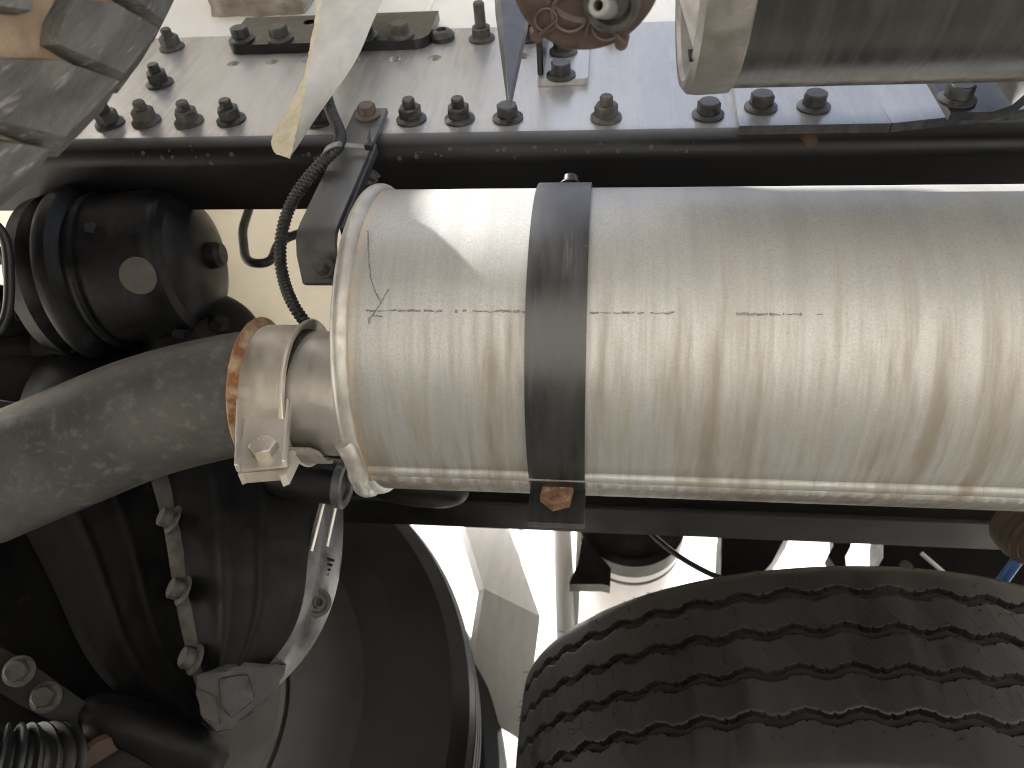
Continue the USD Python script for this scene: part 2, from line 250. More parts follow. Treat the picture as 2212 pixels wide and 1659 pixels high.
def plate(poly, o, ex, ey, th):
    """Shapely polygon drawn in the plane (o, ex, ey), thickened towards ex x ey by th."""
    m = trimesh.creation.extrude_polygon(poly, abs(th)); ex, ey = unit(ex), unit(ey); ez = np.cross(ex, ey)
    v = m.vertices.copy(); z = v[:, 2:3] * (1 if th > 0 else -1)
    m2 = trimesh.Trimesh(np.asarray(o) + v[:, :1] * ex + v[:, 1:2] * ey + z * ez, m.faces, process=False)
    if th < 0: m2.invert()
    return m2
def px_plate(pix, th, y=None, p0=None, n=None, rnd=0.0, holes=()):
    """A flat plate whose outline is measured in a plane: front face in the plane, thickness behind it (away from the viewer)."""
    n = unit(n if n is not None else (0, -1, 0)); p0 = np.array([0, y, 0.]) if p0 is None else np.asarray(p0)
    W = np.array([on_plane(u, v, p0, n) for u, v in pix]); o = W[0]
    ex = unit(np.cross([0, 0, 1], n) if abs(n[2]) < .95 else np.cross([0, 1, 0], n)); ey = np.cross(n, ex)
    poly = Polygon([((w - o) @ ex, (w - o) @ ey) for w in W]).buffer(0)
    if rnd: poly = poly.buffer(-rnd).buffer(rnd, quad_segs=6)
    for h, r in holes: poly = poly.difference(Point((h - o) @ ex, (h - o) @ ey).buffer(r))
    return plate(poly, o, ex, ey, -th)
def sweep_x(poly_yz, x0, x1):
    """Cross-section in (y, z) swept along x."""
    return plate(poly_yz, (x0, 0, 0), (0, 1, 0), (0, 0, 1), x1 - x0)
def ring_pts(c, a, r, n, ph=0.):
    e1, e2, a = frame(a); th = np.arange(n) * 2 * math.pi / n + ph
    return np.asarray(c) + r * (np.cos(th)[:, None] * e1 + np.sin(th)[:, None] * e2)
def hexhead(c, a, af, h, ph=0.):
    """Hexagon with a chamfered, slightly domed top, base centre c, axis a."""
    a = unit(a); R = af / math.sqrt(3); c = np.asarray(c)
    return hull(np.vstack([ring_pts(c, a, R, 6, ph), ring_pts(c + a * h * .86, a, R, 6, ph), ring_pts(c + a * h, a, af * .46, 18, ph)]))
def disc(c, a, r, h, ch=.15, n=28):
    c, a = np.asarray(c), unit(a)
    return hull(np.vstack([ring_pts(c, a, r, n), ring_pts(c + a * h * (1 - ch), a, r, n), ring_pts(c + a * h, a, r - h * ch, n)]))
def fastener(parent, c, a, kind='nut', m='bolt', k=1., label=None, ph=None):
    """Flange nut with a stud end, or a hexagon bolt head; a part of its thing with washer and stud below it."""
    if m == 'bolt' and random.random() < .3: m = 'bolt_dusty'
    a = unit(a); c = np.asarray(c, float); ph = random.uniform(0, 1) if ph is None else ph
    w = lathe(c, a, [(0, 0), (0, .0170 * k), (.0022 * k, .0170 * k), (.0048 * k, .0125 * k), (.0048 * k, 0)], 28)
    if kind == 'nut':
        p = obj('flange_nut', hexhead(c + a * .004 * k, a, .0225 * k, .0125 * k, ph), m, parent, label)
        obj('washer', w, m, p)
        s = c + a * .0155 * k
        obj('stud', lathe(s, a, [(0, .0071 * k), (.0085 * k, .0071 * k), (.0102 * k, .0058 * k), (.0102 * k, .0042 * k), (.0095 * k, 0)], 20), m, p)
    elif kind == 'long':
        p = obj('flange_nut', hexhead(c + a * .004 * k, a, .0225 * k, .0125 * k, ph), m, parent, label)
        obj('washer', w, m, p); s = c + a * .0155 * k
        prof = [(0, .0071)]
        for i in range(14): prof += [(.002 * i + .001, .0066), (.002 * i + .002, .0073)]
        obj('stud', lathe(s, a, [(t * k, r * k) for t, r in prof] + [(.0305 * k, .006 * k), (.0305 * k, 0)], 20), m, p)
    elif kind == 'low':
        p = obj('rounded_bolt_head', lathe(c, a, [(0, 0), (0, .0165), (.006, .0165), (.0105, .0125), (.012, .009), (.012, .0065), (.0095, .006), (.0095, 0)], 32), m, parent, label)
    else:
        p = obj('bolt_head', hexhead(c + a * .004 * k, a, .0215 * k, .0125 * k, ph), m, parent, label)
        obj('washer', w, m, p)
    return p
def bumpy(m, amp, sc, seed=0):
    m = m.copy(); nrm = m.vertex_normals; m.vertices += nrm * (meshkit.fbm(m.vertices * sc + seed) * amp)[:, None]; return m
OUT = np.array([0, -1., 0])

# ---------------------------------------------------------------- ground and far surroundings
obj('ground', trimesh.Trimesh([[-60, -60, .04], [60, -60, .04], [60, 60, .04], [-60, 60, .04]], [[0, 1, 2], [0, 2, 3]], process=False), 'ground', kind='structure', smooth=False)

t = thing('added_wall', 'grey brown wall added out of view behind the camera to cut horizon light', 'wall', (0, -3.4, .04))  # unseen wall, added to hold low sky light off the muffler
obj('wall', cbox((0, -3.5, 1.6), (16, .2, 3.12), .01), 'added_wall', t)
obj('coping', cbox((0, -3.5, 3.2), (16.1, .28, .08), .01), 'ground', t)

# ---------------------------------------------------------------- near frame rail
YW, ZB, RB = .42, H + .735, .024
XL, XR = -1.7, 1.3
t = thing('frame_rail', 'black painted steel frame rail with rows of bolts above the muffler', 'frame rail', (XL, YW, ZB))
hole_px = [(505, 137), (588, 133), (668, 131), (765, 128), (852, 127), (939, 125), (1130, 121)]
web = sbox(XL, ZB + RB, XR, H + 1.03)
for u, v in hole_px:
    p = pt(u, v, y=YW); web = web.difference(Point(p[0], p[2]).buffer(.0085, quad_segs=8))
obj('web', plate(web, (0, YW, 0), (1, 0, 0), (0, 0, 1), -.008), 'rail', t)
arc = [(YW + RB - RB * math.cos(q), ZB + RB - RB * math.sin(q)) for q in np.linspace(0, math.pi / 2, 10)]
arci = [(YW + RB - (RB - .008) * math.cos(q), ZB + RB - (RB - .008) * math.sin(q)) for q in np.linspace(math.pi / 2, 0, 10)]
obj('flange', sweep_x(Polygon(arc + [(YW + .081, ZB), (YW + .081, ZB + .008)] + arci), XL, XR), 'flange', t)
drops = []
for k in range(60):
    u = random.uniform(230, 1580); q = math.radians(random.gauss(58, 9)); x = pt(u, 340, y=YW)[0]; c = np.array([x, YW + RB - RB * math.cos(q), ZB + RB - RB * math.sin(q)]); nn = np.array([0, -math.cos(q), -math.sin(q)])
    drops.append(disc(c - nn * .0004, nn, random.choice([.0008, .0011, .0014, .0020, .0026]), .0009, .3, 9))
obj('dried_drops', cat_(*drops), 'dried_drop', t, kind='stuff')
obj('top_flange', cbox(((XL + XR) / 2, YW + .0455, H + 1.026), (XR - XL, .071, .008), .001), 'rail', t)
for u, v, k in [(238, 268, 'nut'), (317, 263, 'nut'), (409, 264, 'nut'), (500, 260, 'nut'), (690, 262, 'nut'), (889, 259, 'nut'), (993, 258, 'nut'), (1097, 256, 'head'),
                (1309, 255, 'nut'), (1529, 249, 'head'), (372, 103, 'nut'), (346, 181, 'nut'), (956, 84, 'low'), (1041, 84, 'long'), (1140, 83, 'nut'), (1328, 76, 'head'), (1000, 430, None)]:
    if k: fastener(t, pt(u, v, y=YW - .0003), OUT, k)

# plate bolted to the top of the rail
t = thing('mounting_plate', 'black mounting plate with rounded lower corners bolted along the top of the frame rail', 'bracket', pt(700, 90, y=YW - .013))
pl = [(484, 99), (492, 40), (925, 36), (919, 97)]
W = [pt(u, v, y=YW - .013) for u, v in pl]; xa, xb, za, zb = W[0][0], W[3][0], W[0][2], W[1][2]
poly = sbox(xa, za, xb, zb + .1).buffer(-.02).buffer(.02, quad_segs=8).intersection(sbox(xa, za, xb, zb))
for u, v in [(568, 103), (668, 48)]:
    p = pt(u, v, y=YW - .013); poly = poly.difference(Point(p[0], p[2]).buffer(.008))
obj('plate', plate(poly, (0, YW - .0133, 0), (1, 0, 0), (0, 0, 1), -.0125), 'black', t)
for u, v in [(523, 86), (606, 84), (706, 80), (789, 79), (866, 77)]: fastener(t, pt(u, v, y=YW - .0136), OUT, 'head')
# muddy block on it
t = thing('mud_block', 'crumbling mud covered block standing on the plate behind the white blade', 'block', pt(580, 20, y=.40))
c = pt(590, -8, y=.425); m = trimesh.creation.box((.125, .05, .13)).subdivide().subdivide().subdivide().subdivide(); m.apply_translation(c); m.vertices += (meshkit.fbm(m.vertices * 40)[:, None] * m.vertex_normals * .018); m.vertices += (meshkit.fbm(m.vertices * 140 + 9)[:, None] * m.vertex_normals * .004)
obj('block', m, 'mud', t)

# doubler plate on the right, kinked outwards
t = thing('doubler_plate', 'black doubler plate with a rust run below it, bolted to the rail under the tank', 'plate', pt(1750, 240, y=YW - .01))
A, B, C_ = pt(1588, 150, y=YW - .0103), pt(1597, 272, y=YW - .0103), pt(1926, 266, y=YW - .0103)
poly = Polygon([(B[0], B[2]), (C_[0], C_[2]), (C_[0] - .010, A[2]), (A[0] - .004, A[2])])
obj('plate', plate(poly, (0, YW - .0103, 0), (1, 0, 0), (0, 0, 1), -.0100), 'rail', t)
n2 = unit((-.10, -1, 0)); e2 = unit((1, -.10, 0))
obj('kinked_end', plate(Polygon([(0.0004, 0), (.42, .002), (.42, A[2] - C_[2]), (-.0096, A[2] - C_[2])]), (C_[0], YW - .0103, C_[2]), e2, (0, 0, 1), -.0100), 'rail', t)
fastener(t, pt(1643, 233, y=YW - .0106), OUT, 'head'); fastener(t, pt(1757, 232, y=YW - .0106), OUT, 'head', 'bolt')
V, F = [], []; xr = pt(1752, 290, y=YW)[0]
for k, q in enumerate(np.linspace(0, 1, 16)):
    a_ = math.radians(2 + 58 * q); c = np.array([xr + .002 * math.sin(q * 9), YW + RB - (RB + .0004) * math.cos(a_), ZB + RB - (RB + .0004) * math.sin(a_)]); w = .011 * (1 - q) ** .7 + .0035
    V += [c - (w, 0, 0), c + (w * .9, 0, 0)]
    if k: F += [[2 * k - 2, 2 * k, 2 * k - 1], [2 * k - 1, 2 * k, 2 * k + 1]]
obj('rust_run', trimesh.Trimesh(V, F, process=False), 'rust_run', t)
# tank support strap bolted to the doubler
t = thing('tank_bracket', 'bent black bracket bolted to the rail at the right edge below the tank', 'bracket', pt(2080, 215, y=YW - .05))
q0 = pt(2022, 200, y=.375); q1 = pt(2205, 200, y=.375)
x0 = q0[0]; zq = pt(2060, 243, y=.372)[2]
prof = [(x0, .372), (x0 + .036, .372), (x0 + .050, .366), (x0 + .062, .348), (x0 + .066, .30), (x0 + .074, .30), (x0 + .070, .352), (x0 + .055, .374), (x0 + .038, .380), (x0, .380)]
obj('bent_strap', plate(Polygon(prof), (0, 0, zq), (1, 0, 0), (0, 1, 0), .075), 'black', t)
fastener(t, pt(2066, 216, y=.3716), OUT, 'head')

# L bracket
t = thing('angle_bracket', 'small black angle bracket held by two bolts below the brown housing', 'bracket', pt(1210, 130, y=YW - .008))
y0 = YW - .0083
W = [pt(u, v, y=y0) for u, v in [(1160, 172), (1270, 169), (1276, 60), (1150, 60)]]
xa, xb, za, zb = W[0][0], W[1][0], W[0][2], W[2][2] + .03
poly = sbox(xa, za, xb, zb).buffer(-.005).buffer(.005)
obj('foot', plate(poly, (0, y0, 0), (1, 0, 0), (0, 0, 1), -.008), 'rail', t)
obj('upright', cbox((xa + .0035, y0 - .0288, (za + zb) / 2 + .004), (.007, .057, zb - za - .008), .003), 'black', t)
for u, v in [(1217, 112), (1212, 164)]: fastener(t, pt(u, v, y=y0 - .0003), OUT, 'head')

# ---------------------------------------------------------------- truck bed above (floor underside, side sill)
t = thing('truck_bed', 'white painted truck body resting on the frame rails, cream underneath', 'truck body', (0, 1., H + 1.15))
SX = 3.2
obj('side_sill', hull([[x, y, z] for x in (-SX, SX) for y, z in ((.432, 1.288), (.426, 1.293), (.424, 1.300), (.424, 1.52), (.50, 1.52), (.50, 1.288))]), 'white_paint', t)
obj('floor_panel', cbox((0, 1.0, H + 1.29), (2 * SX, 1.0, .02), .002), 'cream', t)
sun_slot = Polygon([(-1.47, -.26), (-1.31, -.26), (-1.398, -.345), (-1.486, -.415), (-1.62, -.53), (-1.75, -.53), (-1.597, -.41), (-1.52, -.337)])  # opening laid along the sun rays to shape the patch on the muffler
sun_slit = Polygon([(-1.275, -.30), (-.60, -.30), (-.60, -.400), (-1.12, -.400), (-1.15, -.372), (-1.26, -.368)])  # narrow opening for the sunlit strip along the muffler top
obj('sun_blocker_deck', plate(sbox(-3.2, -.27, -.25, .55).union(sbox(-3.2, -.90, -.55, -.26)).difference(sun_slot).difference(sun_slit), (0, 0, 2.185), (1, 0, 0), (0, 1, 0), .03), 'sun_blocker_board', t)  # unseen deck added to keep sun off the rail and shape its patch
obj('cross_member', cbox((-.95, .98, H + 1.21), (.10, .95, .13), .02), 'cream', t)
obj('cross_member', cbox((.9, .98, H + 1.21), (.10, .95, .13), .02), 'cream', t)
obj('body_seam', cbox(pt(925, 20, y=.4215), (.006, .005, .16), .001), 'white_paint', t)

# ---------------------------------------------------------------- muffler
MA = np.array([0, .5009, H + .5164]); MR = .14; AX = np.array([1., 0, 0]); XE = -.2105
t = thing('exhaust_muffler', 'large dull silver muffler barrel with streaked dust and dark marker line', 'muffler', (.2, MA[1], MA[2] - MR))
def mp(x, ang, r=MR): a = math.radians(ang); return np.array([x, MA[1] + r * math.cos(a), MA[2] + r * math.sin(a)])
xs = np.linspace(XE + .006, .95, 60)
obj('barrel', lathe(MA, AX, [(x, MR) for x in xs], 160), 'muffler', t)
obj('end_rim', lathe(MA, AX, [(XE + .0075 + .0075 * math.cos(q), MR - .0015 + .0072 * math.sin(q)) for q in np.linspace(0, 2 * math.pi, 19)], 160), 'bead', t, label='rolled bead round the left end')
obj('end_cap', lathe(MA, AX, [(XE, MR - .004), (XE + .012, MR - .008), (XE + .014, .10), (XE + .004, .06), (XE + .004, 0)], 96), 'muffler', t)
seam = []
for x in np.arange(XE + .004, .95, .0012): seam.append(mp(x, 277.5, MR - .0004))
seam = np.array(seam); wob = .0056 + .0002 * np.sin(seam[:, 0] * 60)
obj('lengthwise_seam', tube(seam, wob, 16), 'muffler', t)
lip = np.array([mp(x, 283.5, MR - .0014) for x in np.arange(XE + .006, .95, .0011)])
obj('seam_fold', tube(lip, .0046 + .0007 * np.clip(np.sin(lip[:, 0] * 2 * math.pi / .0125), -.4, 1), 12), 'muffler', t)
wp = spline([mp(XE + .004, 262, MR + .003), mp(XE + .008, 270, MR + .005), mp(XE + .007, 279, MR + .006), mp(XE + .004, 289, MR + .005), mp(XE + .004, 299, MR + .002)], 60)
weld = tube(wp, .0066 + .0010 * np.sin(np.linspace(0, 19, 60)) * np.sin(np.linspace(0, math.pi, 60)), 24)
obj('weld_bead', bumpy(weld, .0022, 170), 'bead', t)
NA = np.array([0, .5496, H + .4906])                # outlet neck axis
obj('outlet_neck', lathe(NA, AX, [(XE + .006, .0615), (-.26, .0615), (-.30, .0615)], 96), 'neck', t)
ndz = ray(629, 818); ndp = pt(630, 819, d=.715)
# marker strokes (felt pen on the sheet)
def stroke(x0, a0, x1, a1, w=.0016):
    n = max(int(np.hypot((x1 - x0), math.radians(a1 - a0) * MR) / .0016), 2); P = []
    for s in np.linspace(0, 1, n):
        x, a = x0 + (x1 - x0) * s, a0 + (a1 - a0) * s
        d = unit((x1 - x0, math.radians(a1 - a0) * MR)); ww = w * (.7 + .6 * random.random())
        jx, ja = random.gauss(0, .0002), math.degrees(random.gauss(0, .0003) / MR)
        for sg in (-1, 1): P.append(mp(x - sg * d[1] * ww / 2 + jx, a + ja + math.degrees(sg * d[0] * ww / 2 / MR), MR + .0003))
    P = np.array(P); F = []
    for k in range(n - 1): F += [[2 * k, 2 * k + 2, 2 * k + 1], [2 * k + 1, 2 * k + 2, 2 * k + 3]]
    m = trimesh.Trimesh(P, F, process=False); return m
for a, b in [(-.182, -.165), (-.163, -.150), (-.1495, -.1385), (-.136, -.128), (-.127, -.122), (-.112, -.110), (-.106, -.103), (-.098, -.085), (-.084, -.058), (-.009, .006), (.008, .024), (.026, .031), (.035, .053), (.097, .131), (.132, .144), (.1545, .158)]:
    x = a; line = []
    while x < b:
        e = min(b, x + random.uniform(.002, .007)); line.append(stroke(x, 216.4 + random.gauss(0, .12), e, 216.4 + random.gauss(0, .12), random.choice([.0010, .0016, .0020]))); x = e + random.choice([0, .0003, .0008])
    obj('pen_dash', cat_(*line), 'marker', t, smooth=False)

def mz(u, v):
    d = ray(u, v); b = d[1:] @ (MA - EYE)[1:]; a_ = d[1:] @ d[1:]; c_ = (MA - EYE)[1:] @ (MA - EYE)[1:] - MR ** 2
    s = (b - math.sqrt(max(b * b - a_ * c_, 0))) / a_; P = EYE + d * s
    return P[0], math.degrees(math.atan2(P[2] - MA[2], P[1] - MA[1])) % 360
ys = []
for pth in ([(795, 500), (797, 560), (801, 600), (808, 624), (822, 652)], [(840, 625), (820, 660), (802, 684), (798, 700)], [(826, 682), (802, 683), (795, 690), (798, 700)]):
    for a, b in zip(pth[:-1], pth[1:]): ys.append(stroke(*mz(*a), *mz(*b), .0011))
obj('pen_mark', cat_(*ys), 'marker', t, smooth=False)

# strap
t = thing('muffler_strap', 'flat black steel strap round the muffler barrel with a rusty bolt in its tab', 'strap', (-.034, .546, MA[2] - MR))
SX0, SX1 = -.0575, -.0115
ring = lambda a0, a1, r0, r1: [(MA[1] + r1 * math.cos(q), MA[2] + r1 * math.sin(q)) for q in np.radians(np.linspace(a0, a1, 80))] + [(MA[1] + r0 * math.cos(q), MA[2] + r0 * math.sin(q)) for q in np.radians(np.linspace(a1, a0, 80))]
yt, ztop, zbot = .543, MA[2] - .1405, H + .346
band = Polygon(ring(95, 288, MR + .0012, MR + .0048))
tail = Polygon([(.5425, zbot), (.5472, zbot), (.5472, .6315), (.5425, .6305)])
obj('band', sweep_x(band, SX0, SX1), 'strap', t)
obj('tab', sweep_x(tail.buffer(.0008), SX0 - .0006, SX1 + .0004), 'strap', t)
bc = on_plane(1203, 1074, (0, .5417, 0), OUT)
obj('rusty_bolt', hexhead(bc, OUT, .0255, .0105, .35), 'rust', t, label='rust coated hexagon bolt')
obj('top_tab', cbox((-.0345, .495, MA[2] + MR + .004), (.044, .03, .004), .001), 'strap', t)
fastener(t, pt(1232, 400, z=MA[2] + MR - .004), unit((0, -.5, 1)), 'head', 'bolt', .6)
lo = mp(-.03, 270, MR + .02)
# ---------------------------------------------------------------- clamp
t = thing('band_clamp', 'galvanised band clamp with rusted left edge joining pipe and muffler neck', 'clamp', NA + (-.31, 0, -.07))
cx0, cx1 = -.3365, -.2835
obj('band', lathe(NA, AX, [(cx0 + .004, .0655), (cx0 + .010, .0668), (cx0 + .026, .0672), (cx1 - .010, .0668), (cx1 - .004, .0660), (cx1 - .004, .0635), (cx0 + .004, .0635), (cx0 + .004, .0655)], 120), 'alu_clamp', t)
obj('left_lip', lathe(NA, AX, [(cx0 + .0042, .0640), (cx0 + .0005, .0715), (cx0 - .001, .0735), (cx0 + .001, .0745), (cx0 + .0028, .073), (cx0 + .0072, .0668), (cx0 + .0072, .0640), (cx0 + .0042, .0640)], 120), 'clamp_rust', t, label='rusted flared left lip')
obj('right_lip', lathe(NA, AX, [(cx1 - .008, .0640), (cx1 - .008, .0668), (cx1 - .003, .0725), (cx1 - .0005, .0735), (cx1 + .0012, .072), (cx1 - .004, .0640), (cx1 - .008, .0640)], 120), 'alu_clamp', t)
en = unit((0, -.86, .10)); e0 = np.array([0, NA[1] - .052, NA[2] - .048])
ear = [(530, 905), (618, 905), (612, 1004), (520, 1014), (517, 985)]
obj('ear', px_plate(ear, .0035, p0=e0, n=en, rnd=.001), 'alu_clamp', t)
for a, b in (((517, 868), (513, 1012)), ((625, 868), (615, 1003))):
    P0, P1 = on_plane(*a, e0 + en * .004, en), on_plane(*b, e0 + en * .004, en)
    ax = unit(P1 - P0); obj('ear_lip', cbox((P0 + P1) / 2, (np.linalg.norm(P1 - P0), .0030, .0085), .0012, (ax, np.cross(en, ax), en)), 'alu_clamp', t)
ear2 = [(522, 1012), (602, 1006), (630, 970), (640, 978), (618, 1024), (604, 1030), (598, 1016), (524, 1022), (514, 1026), (514, 1016)]
obj('rear_ear', px_plate(ear2, .012, p0=e0 + (0, .006, 0), n=en, rnd=.0005), 'alu_clamp', t)
hb = on_plane(572, 972, e0, en)
p = obj('clamp_bolt', hexhead(hb, en, .0205, .0085, .3), 'alu_clamp', t)
for k, ch in enumerate('8.8'):
    e_ = trimesh.creation.icosphere(1, .0008); e_.apply_translation(hb + en * .0088 + np.array([(k - 1) * .004, 0, .003])); obj('raised_mark', e_, 'alu_clamp', p)
rr = [NA + np.array([-.275, .0, 0]) + np.array([0, math.cos(math.radians(q)) * r, math.sin(math.radians(q)) * r]) for q, r in ((262, .078), (270, .071), (279, .066), (290, .066), (302, .067), (315, .067))]
obj('rear_band', sweep_x(Polygon([(p_[1], p_[2]) for p_ in rr] + [(p_[1], p_[2] - .003) for p_ in rr[::-1]]).buffer(.0004), -.30, -.262), 'alu_clamp', t)

# ---------------------------------------------------------------- tail pipe
t = thing('tail_pipe', 'dark sooty exhaust pipe bending down to the left from the clamp', 'pipe', pt(250, 920, y=.56))
cl = np.vstack([[-.285, NA[1], NA[2]], [-.335, NA[1], NA[2]]] + [pt(u, v, y=yy) for u, v, yy in [(400, 877, .556), (310, 903, .562), (200, 947, .572), (100, 989, .581), (0, 1031, .590), (-42, 1049, .594)]])
cl = spline(cl, 60)
obj('pipe_wall', tube(cl, .0618, 64, caps=False), 'pipe', t)
obj('pipe_bore', tube(cl[::-1][:26], .0575, 48, caps=False), 'hole', t)
a_ = unit(cl[-1] - cl[-2]); obj('pipe_mouth', lathe(cl[-1] - a_ * .001, a_, [(0, .0573), (.0012, .0573), (.0016, .059), (.0012, .0607), (0, .0607)], 64), 'neck', t)

# ---------------------------------------------------------------- hanger bracket, conduits
t = thing('hanger_bracket', 'flat black hanger strip bolted to the rail, reaching down behind the muffler end', 'bracket', pt(795, 245, y=.41))
yh = YW - .0093
xL0, xR0 = pt(748, 250, y=yh)[0], pt(826, 235, y=yh)[0]
zt = pt(800, 234, y=yh)[2]; zbend = pt(700, 505, y=.412)[2]
xb0, xb1 = pt(661, 500, y=.412)[0], pt(740, 500, y=.412)[0]
XH0, XH1 = (xL0 + xb0) / 2, (xR0 + xb1) / 2
pr = [(yh, zt), (yh, H + .76), (.408, zbend + .012), (.409, zbend), (.414, zbend - .008)]
ft = pt(700, 612, y=.452); pr += [(.424, zbend - .016), (.452, ft[2])]
inn = [(y + .006, z + (.004 if z < zbend + .005 else 0)) for y, z in pr]
obj('strip', sweep_x(Polygon(pr + inn[::-1]), XH0, XH1), 'strip', t)
obj('side_return', cbox((XH1 + .0018, .418, (zbend + H + .735) / 2), (.0036, .010, H + .735 - zbend - .02), .001), 'strap', t)
obj('gusset', hull([(XH1 - .002, .45, ft[2]), (XH1 - .002, .58, ft[2] - .07), (XH1 - .002, .47, ft[2] + .05), (XH1 + .004, .45, ft[2]), (XH1 + .004, .58, ft[2] - .07), (XH1 + .004, .47, ft[2] + .05)]), 'black', t)
fastener(t, pt(795, 250, y=yh - .0003), OUT, 'head', 'rustish', .82)
q = pt(708, 583, y=.434); ad = unit((.0, -.72, -.69))
p = obj('foot_bolt', hexhead(q, ad, .017, .010), 'axle_mud', t); obj('stud', lathe(q + ad * .0095, ad, [(0, .0062), (.014, .0062), (.016, .005), (.016, 0)], 18), 'axle_mud', p)

t = thing('conduit', 'corrugated black conduit tied to the hanger strip and looping down to the clamp', 'conduit', pt(610, 500, y=.46))
P = [pt(700, 190, y=.395), pt(710, 225, y=.390), pt(724, 262, y=.390), pt(735, 300, y=.393), pt(727, 318, y=.394), pt(700, 347, y=.40), pt(660, 392, y=.415), pt(627, 445, y=.435), pt(608, 510, y=.455), pt(606, 565, y=.475), pt(615, 612, y=.49), pt(632, 655, y=.50), pt(662, 700, y=.52)]
obj('sleeve', corrugated(P, .0066), 'conduit', t, smooth=60)
t = thing('conduit_stub', 'short thick corrugated conduit end between hanger strip and muffler rim', 'conduit', pt(790, 400, y=.44))
obj('sleeve', corrugated([pt(806, 372, y=.43), pt(793, 398, y=.44), pt(780, 430, y=.46), pt(768, 470, y=.48), pt(765, 520, y=.5)], .0086, .0056), 'conduit', t, smooth=60)
t = thing('black_hose', 'thin black hose hanging in a loop below the rail', 'hose', pt(560, 560, y=.62))
obj('hose_wall', tube(spline([pt(u, v, y=.62) for u, v in [(538, 420), (537, 455), (525, 495), (527, 535), (548, 568), (578, 566), (600, 530), (630, 510), (690, 495), (745, 480), (790, 440)]], 80), .0062, 14), 'cable', t)
t = thing('cable_tie', 'grey cable tie strapping the conduit to the hanger strip', 'cable tie', pt(760, 315, y=.4))
tp = spline([pt(698, 345, y=.40), pt(703, 326, y=.393), pt(722, 313, y=.3835), pt(750, 314, y=.3995), pt(780, 317, y=.4025), pt(800, 318, y=.4025)], 40)
obj('band', cat_(*[tube(tp + np.array([0, 0, dz]), .0017, 8) for dz in (-.0018, 0, .0018)]), 'tie', t)
obj('head', cbox(pt(797, 316, y=.4), (.0085, .007, .0065), .001), 'cable', t)
obj('tail', tube([pt(800, 316, y=.398), pt(797, 296, y=.394), pt(798, 278, y=.39)], [.0022, .0018, .0003], 8), 'conduit', t)

# ---------------------------------------------------------------- air tank, top right
TA = np.array([0, .188, H + .643]); TR = .118; XT = .0585
t = thing('air_tank', 'dusty aluminium tank with a rolled end rim hanging above the rail', 'tank', (.5, TA[1], TA[2] - TR))
obj('shell', lathe(TA, AX, [(x, TR) for x in np.linspace(XT + .03, 1.0, 30)], 128), 'tank', t)
obj('end_rim', lathe(TA, AX, [(XT + .036, TR + .0003), (XT + .034, TR + .0035), (XT + .012, TR + .0045), (XT + .004, TR + .0035), (XT, TR - .001), (XT + .0005, TR - .006), (XT + .004, TR - .0085), (XT + .010, TR - .009), (XT + .018, TR - .0095)], 128), 'rim_band', t, label='wide brushed rim band round the tank end')
obj('end_dish', lathe(TA, AX, [(XT + .018, TR - .009), (XT + .020, TR - .012), (XT + .012, TR - .02), (XT - .003, TR - .06), (XT - .010, 0)], 96), 'tank_rim', t)
rg = ring_pts(TA + AX * (XT + .001), AX, TR - .004, 120); k = np.argmin(np.hypot(rg[:, 1] - .20, rg[:, 2] - (TA[2] - TR)))
obj('rim_gap', cbox(mp(0, 0) * 0 + pt(1487, 166, x=XT - .0015) if False else np.array([XT + .0003, TA[1] + .060, TA[2] - .094]), (.004, .0022, .016), .0004), 'hole', t)

# ---------------------------------------------------------------- brown-red air dryer base
DS = .62; zd = H + .725 * DS; dc = pt(1265, -52, z=zd); DR = .0685 * DS
t = thing('air_dryer', 'round brown red housing with a grey drain nozzle hanging before the rail', 'air dryer', dc)
UP = np.array([0, 0, 1.])
def dl(o, a, prof, n): return lathe(o, a, [(p * DS, r * DS) for p, r in prof], n)
obj('base', dl(dc, UP, [(0.004, 0), (.004, .037), (.001, .041), (.001, .060), (.003, .0665), (.010, .0685), (.030, .0685), (.032, .062)], 96), 'dryer', t)
obj('canister', dl(dc, UP, [(.03, .064), (.09, .064), (.11, .05), (.112, 0)], 64), 'dryer', t)
obj('mount_tube', dl(dc, UP, [(.10, .02), (.45, .02), (.45, 0)], 24), 'black', t)
for (cu, cv, r0) in ((1232, 26, .0195), (1310, 52, .016), (1180, 40, .012)):
    q = pt(cu, cv, z=zd + .002 * DS); obj('raised_ring', dl(q, UP, [(-.004, r0 * .75), (-.0048, r0 * .85), (-.004, r0 * .95), (.001, r0)], 40), 'dryer', t)
for a, b in (((1287, 0), (1262, 82)), ((1165, 74), (1205, 40)), ((1318, 62), (1352, 94)), ((1345, 30), (1385, 10))):
    P0, P1 = pt(*a, z=zd - .001 * DS), pt(*b, z=zd - .001 * DS); ax = unit(P1 - P0)
    obj('rib', cbox((P0 + P1) / 2, (np.linalg.norm(P1 - P0), .0032 * DS, .007 * DS), .0006, (ax, np.cross(UP, ax), UP)), 'dryer', t)
for u, v in ((1160, 76), (1342, 92), (1392, 12)):
    q = pt(u, v, z=zd + .008 * DS); obj('lug', dl(q, UP, [(-.004, 0), (-.004, .006), (.012, .008), (.012, 0)], 20), 'dryer', t)
q = pt(1322, 4, z=zd - .004 * DS)
obj('drain_collar', dl(q, UP, [(.006, .026), (-.006, .025), (-.010, .022), (-.010, .017), (.0, .015), (0, 0)], 48), 'bolt', t)
q2 = pt(1303, 14, z=zd - .012 * DS); nz = unit(unit(EYE - q2) + np.array([-.25, 0, .15]))
obj('drain_nozzle', dl(q2, nz, [(-.014, .0102), (.010, .0102), (.015, .0094), (.016, .008), (.016, .0046), (-.012, .0042), (-.012, 0)], 32), 'grey_plastic', t)

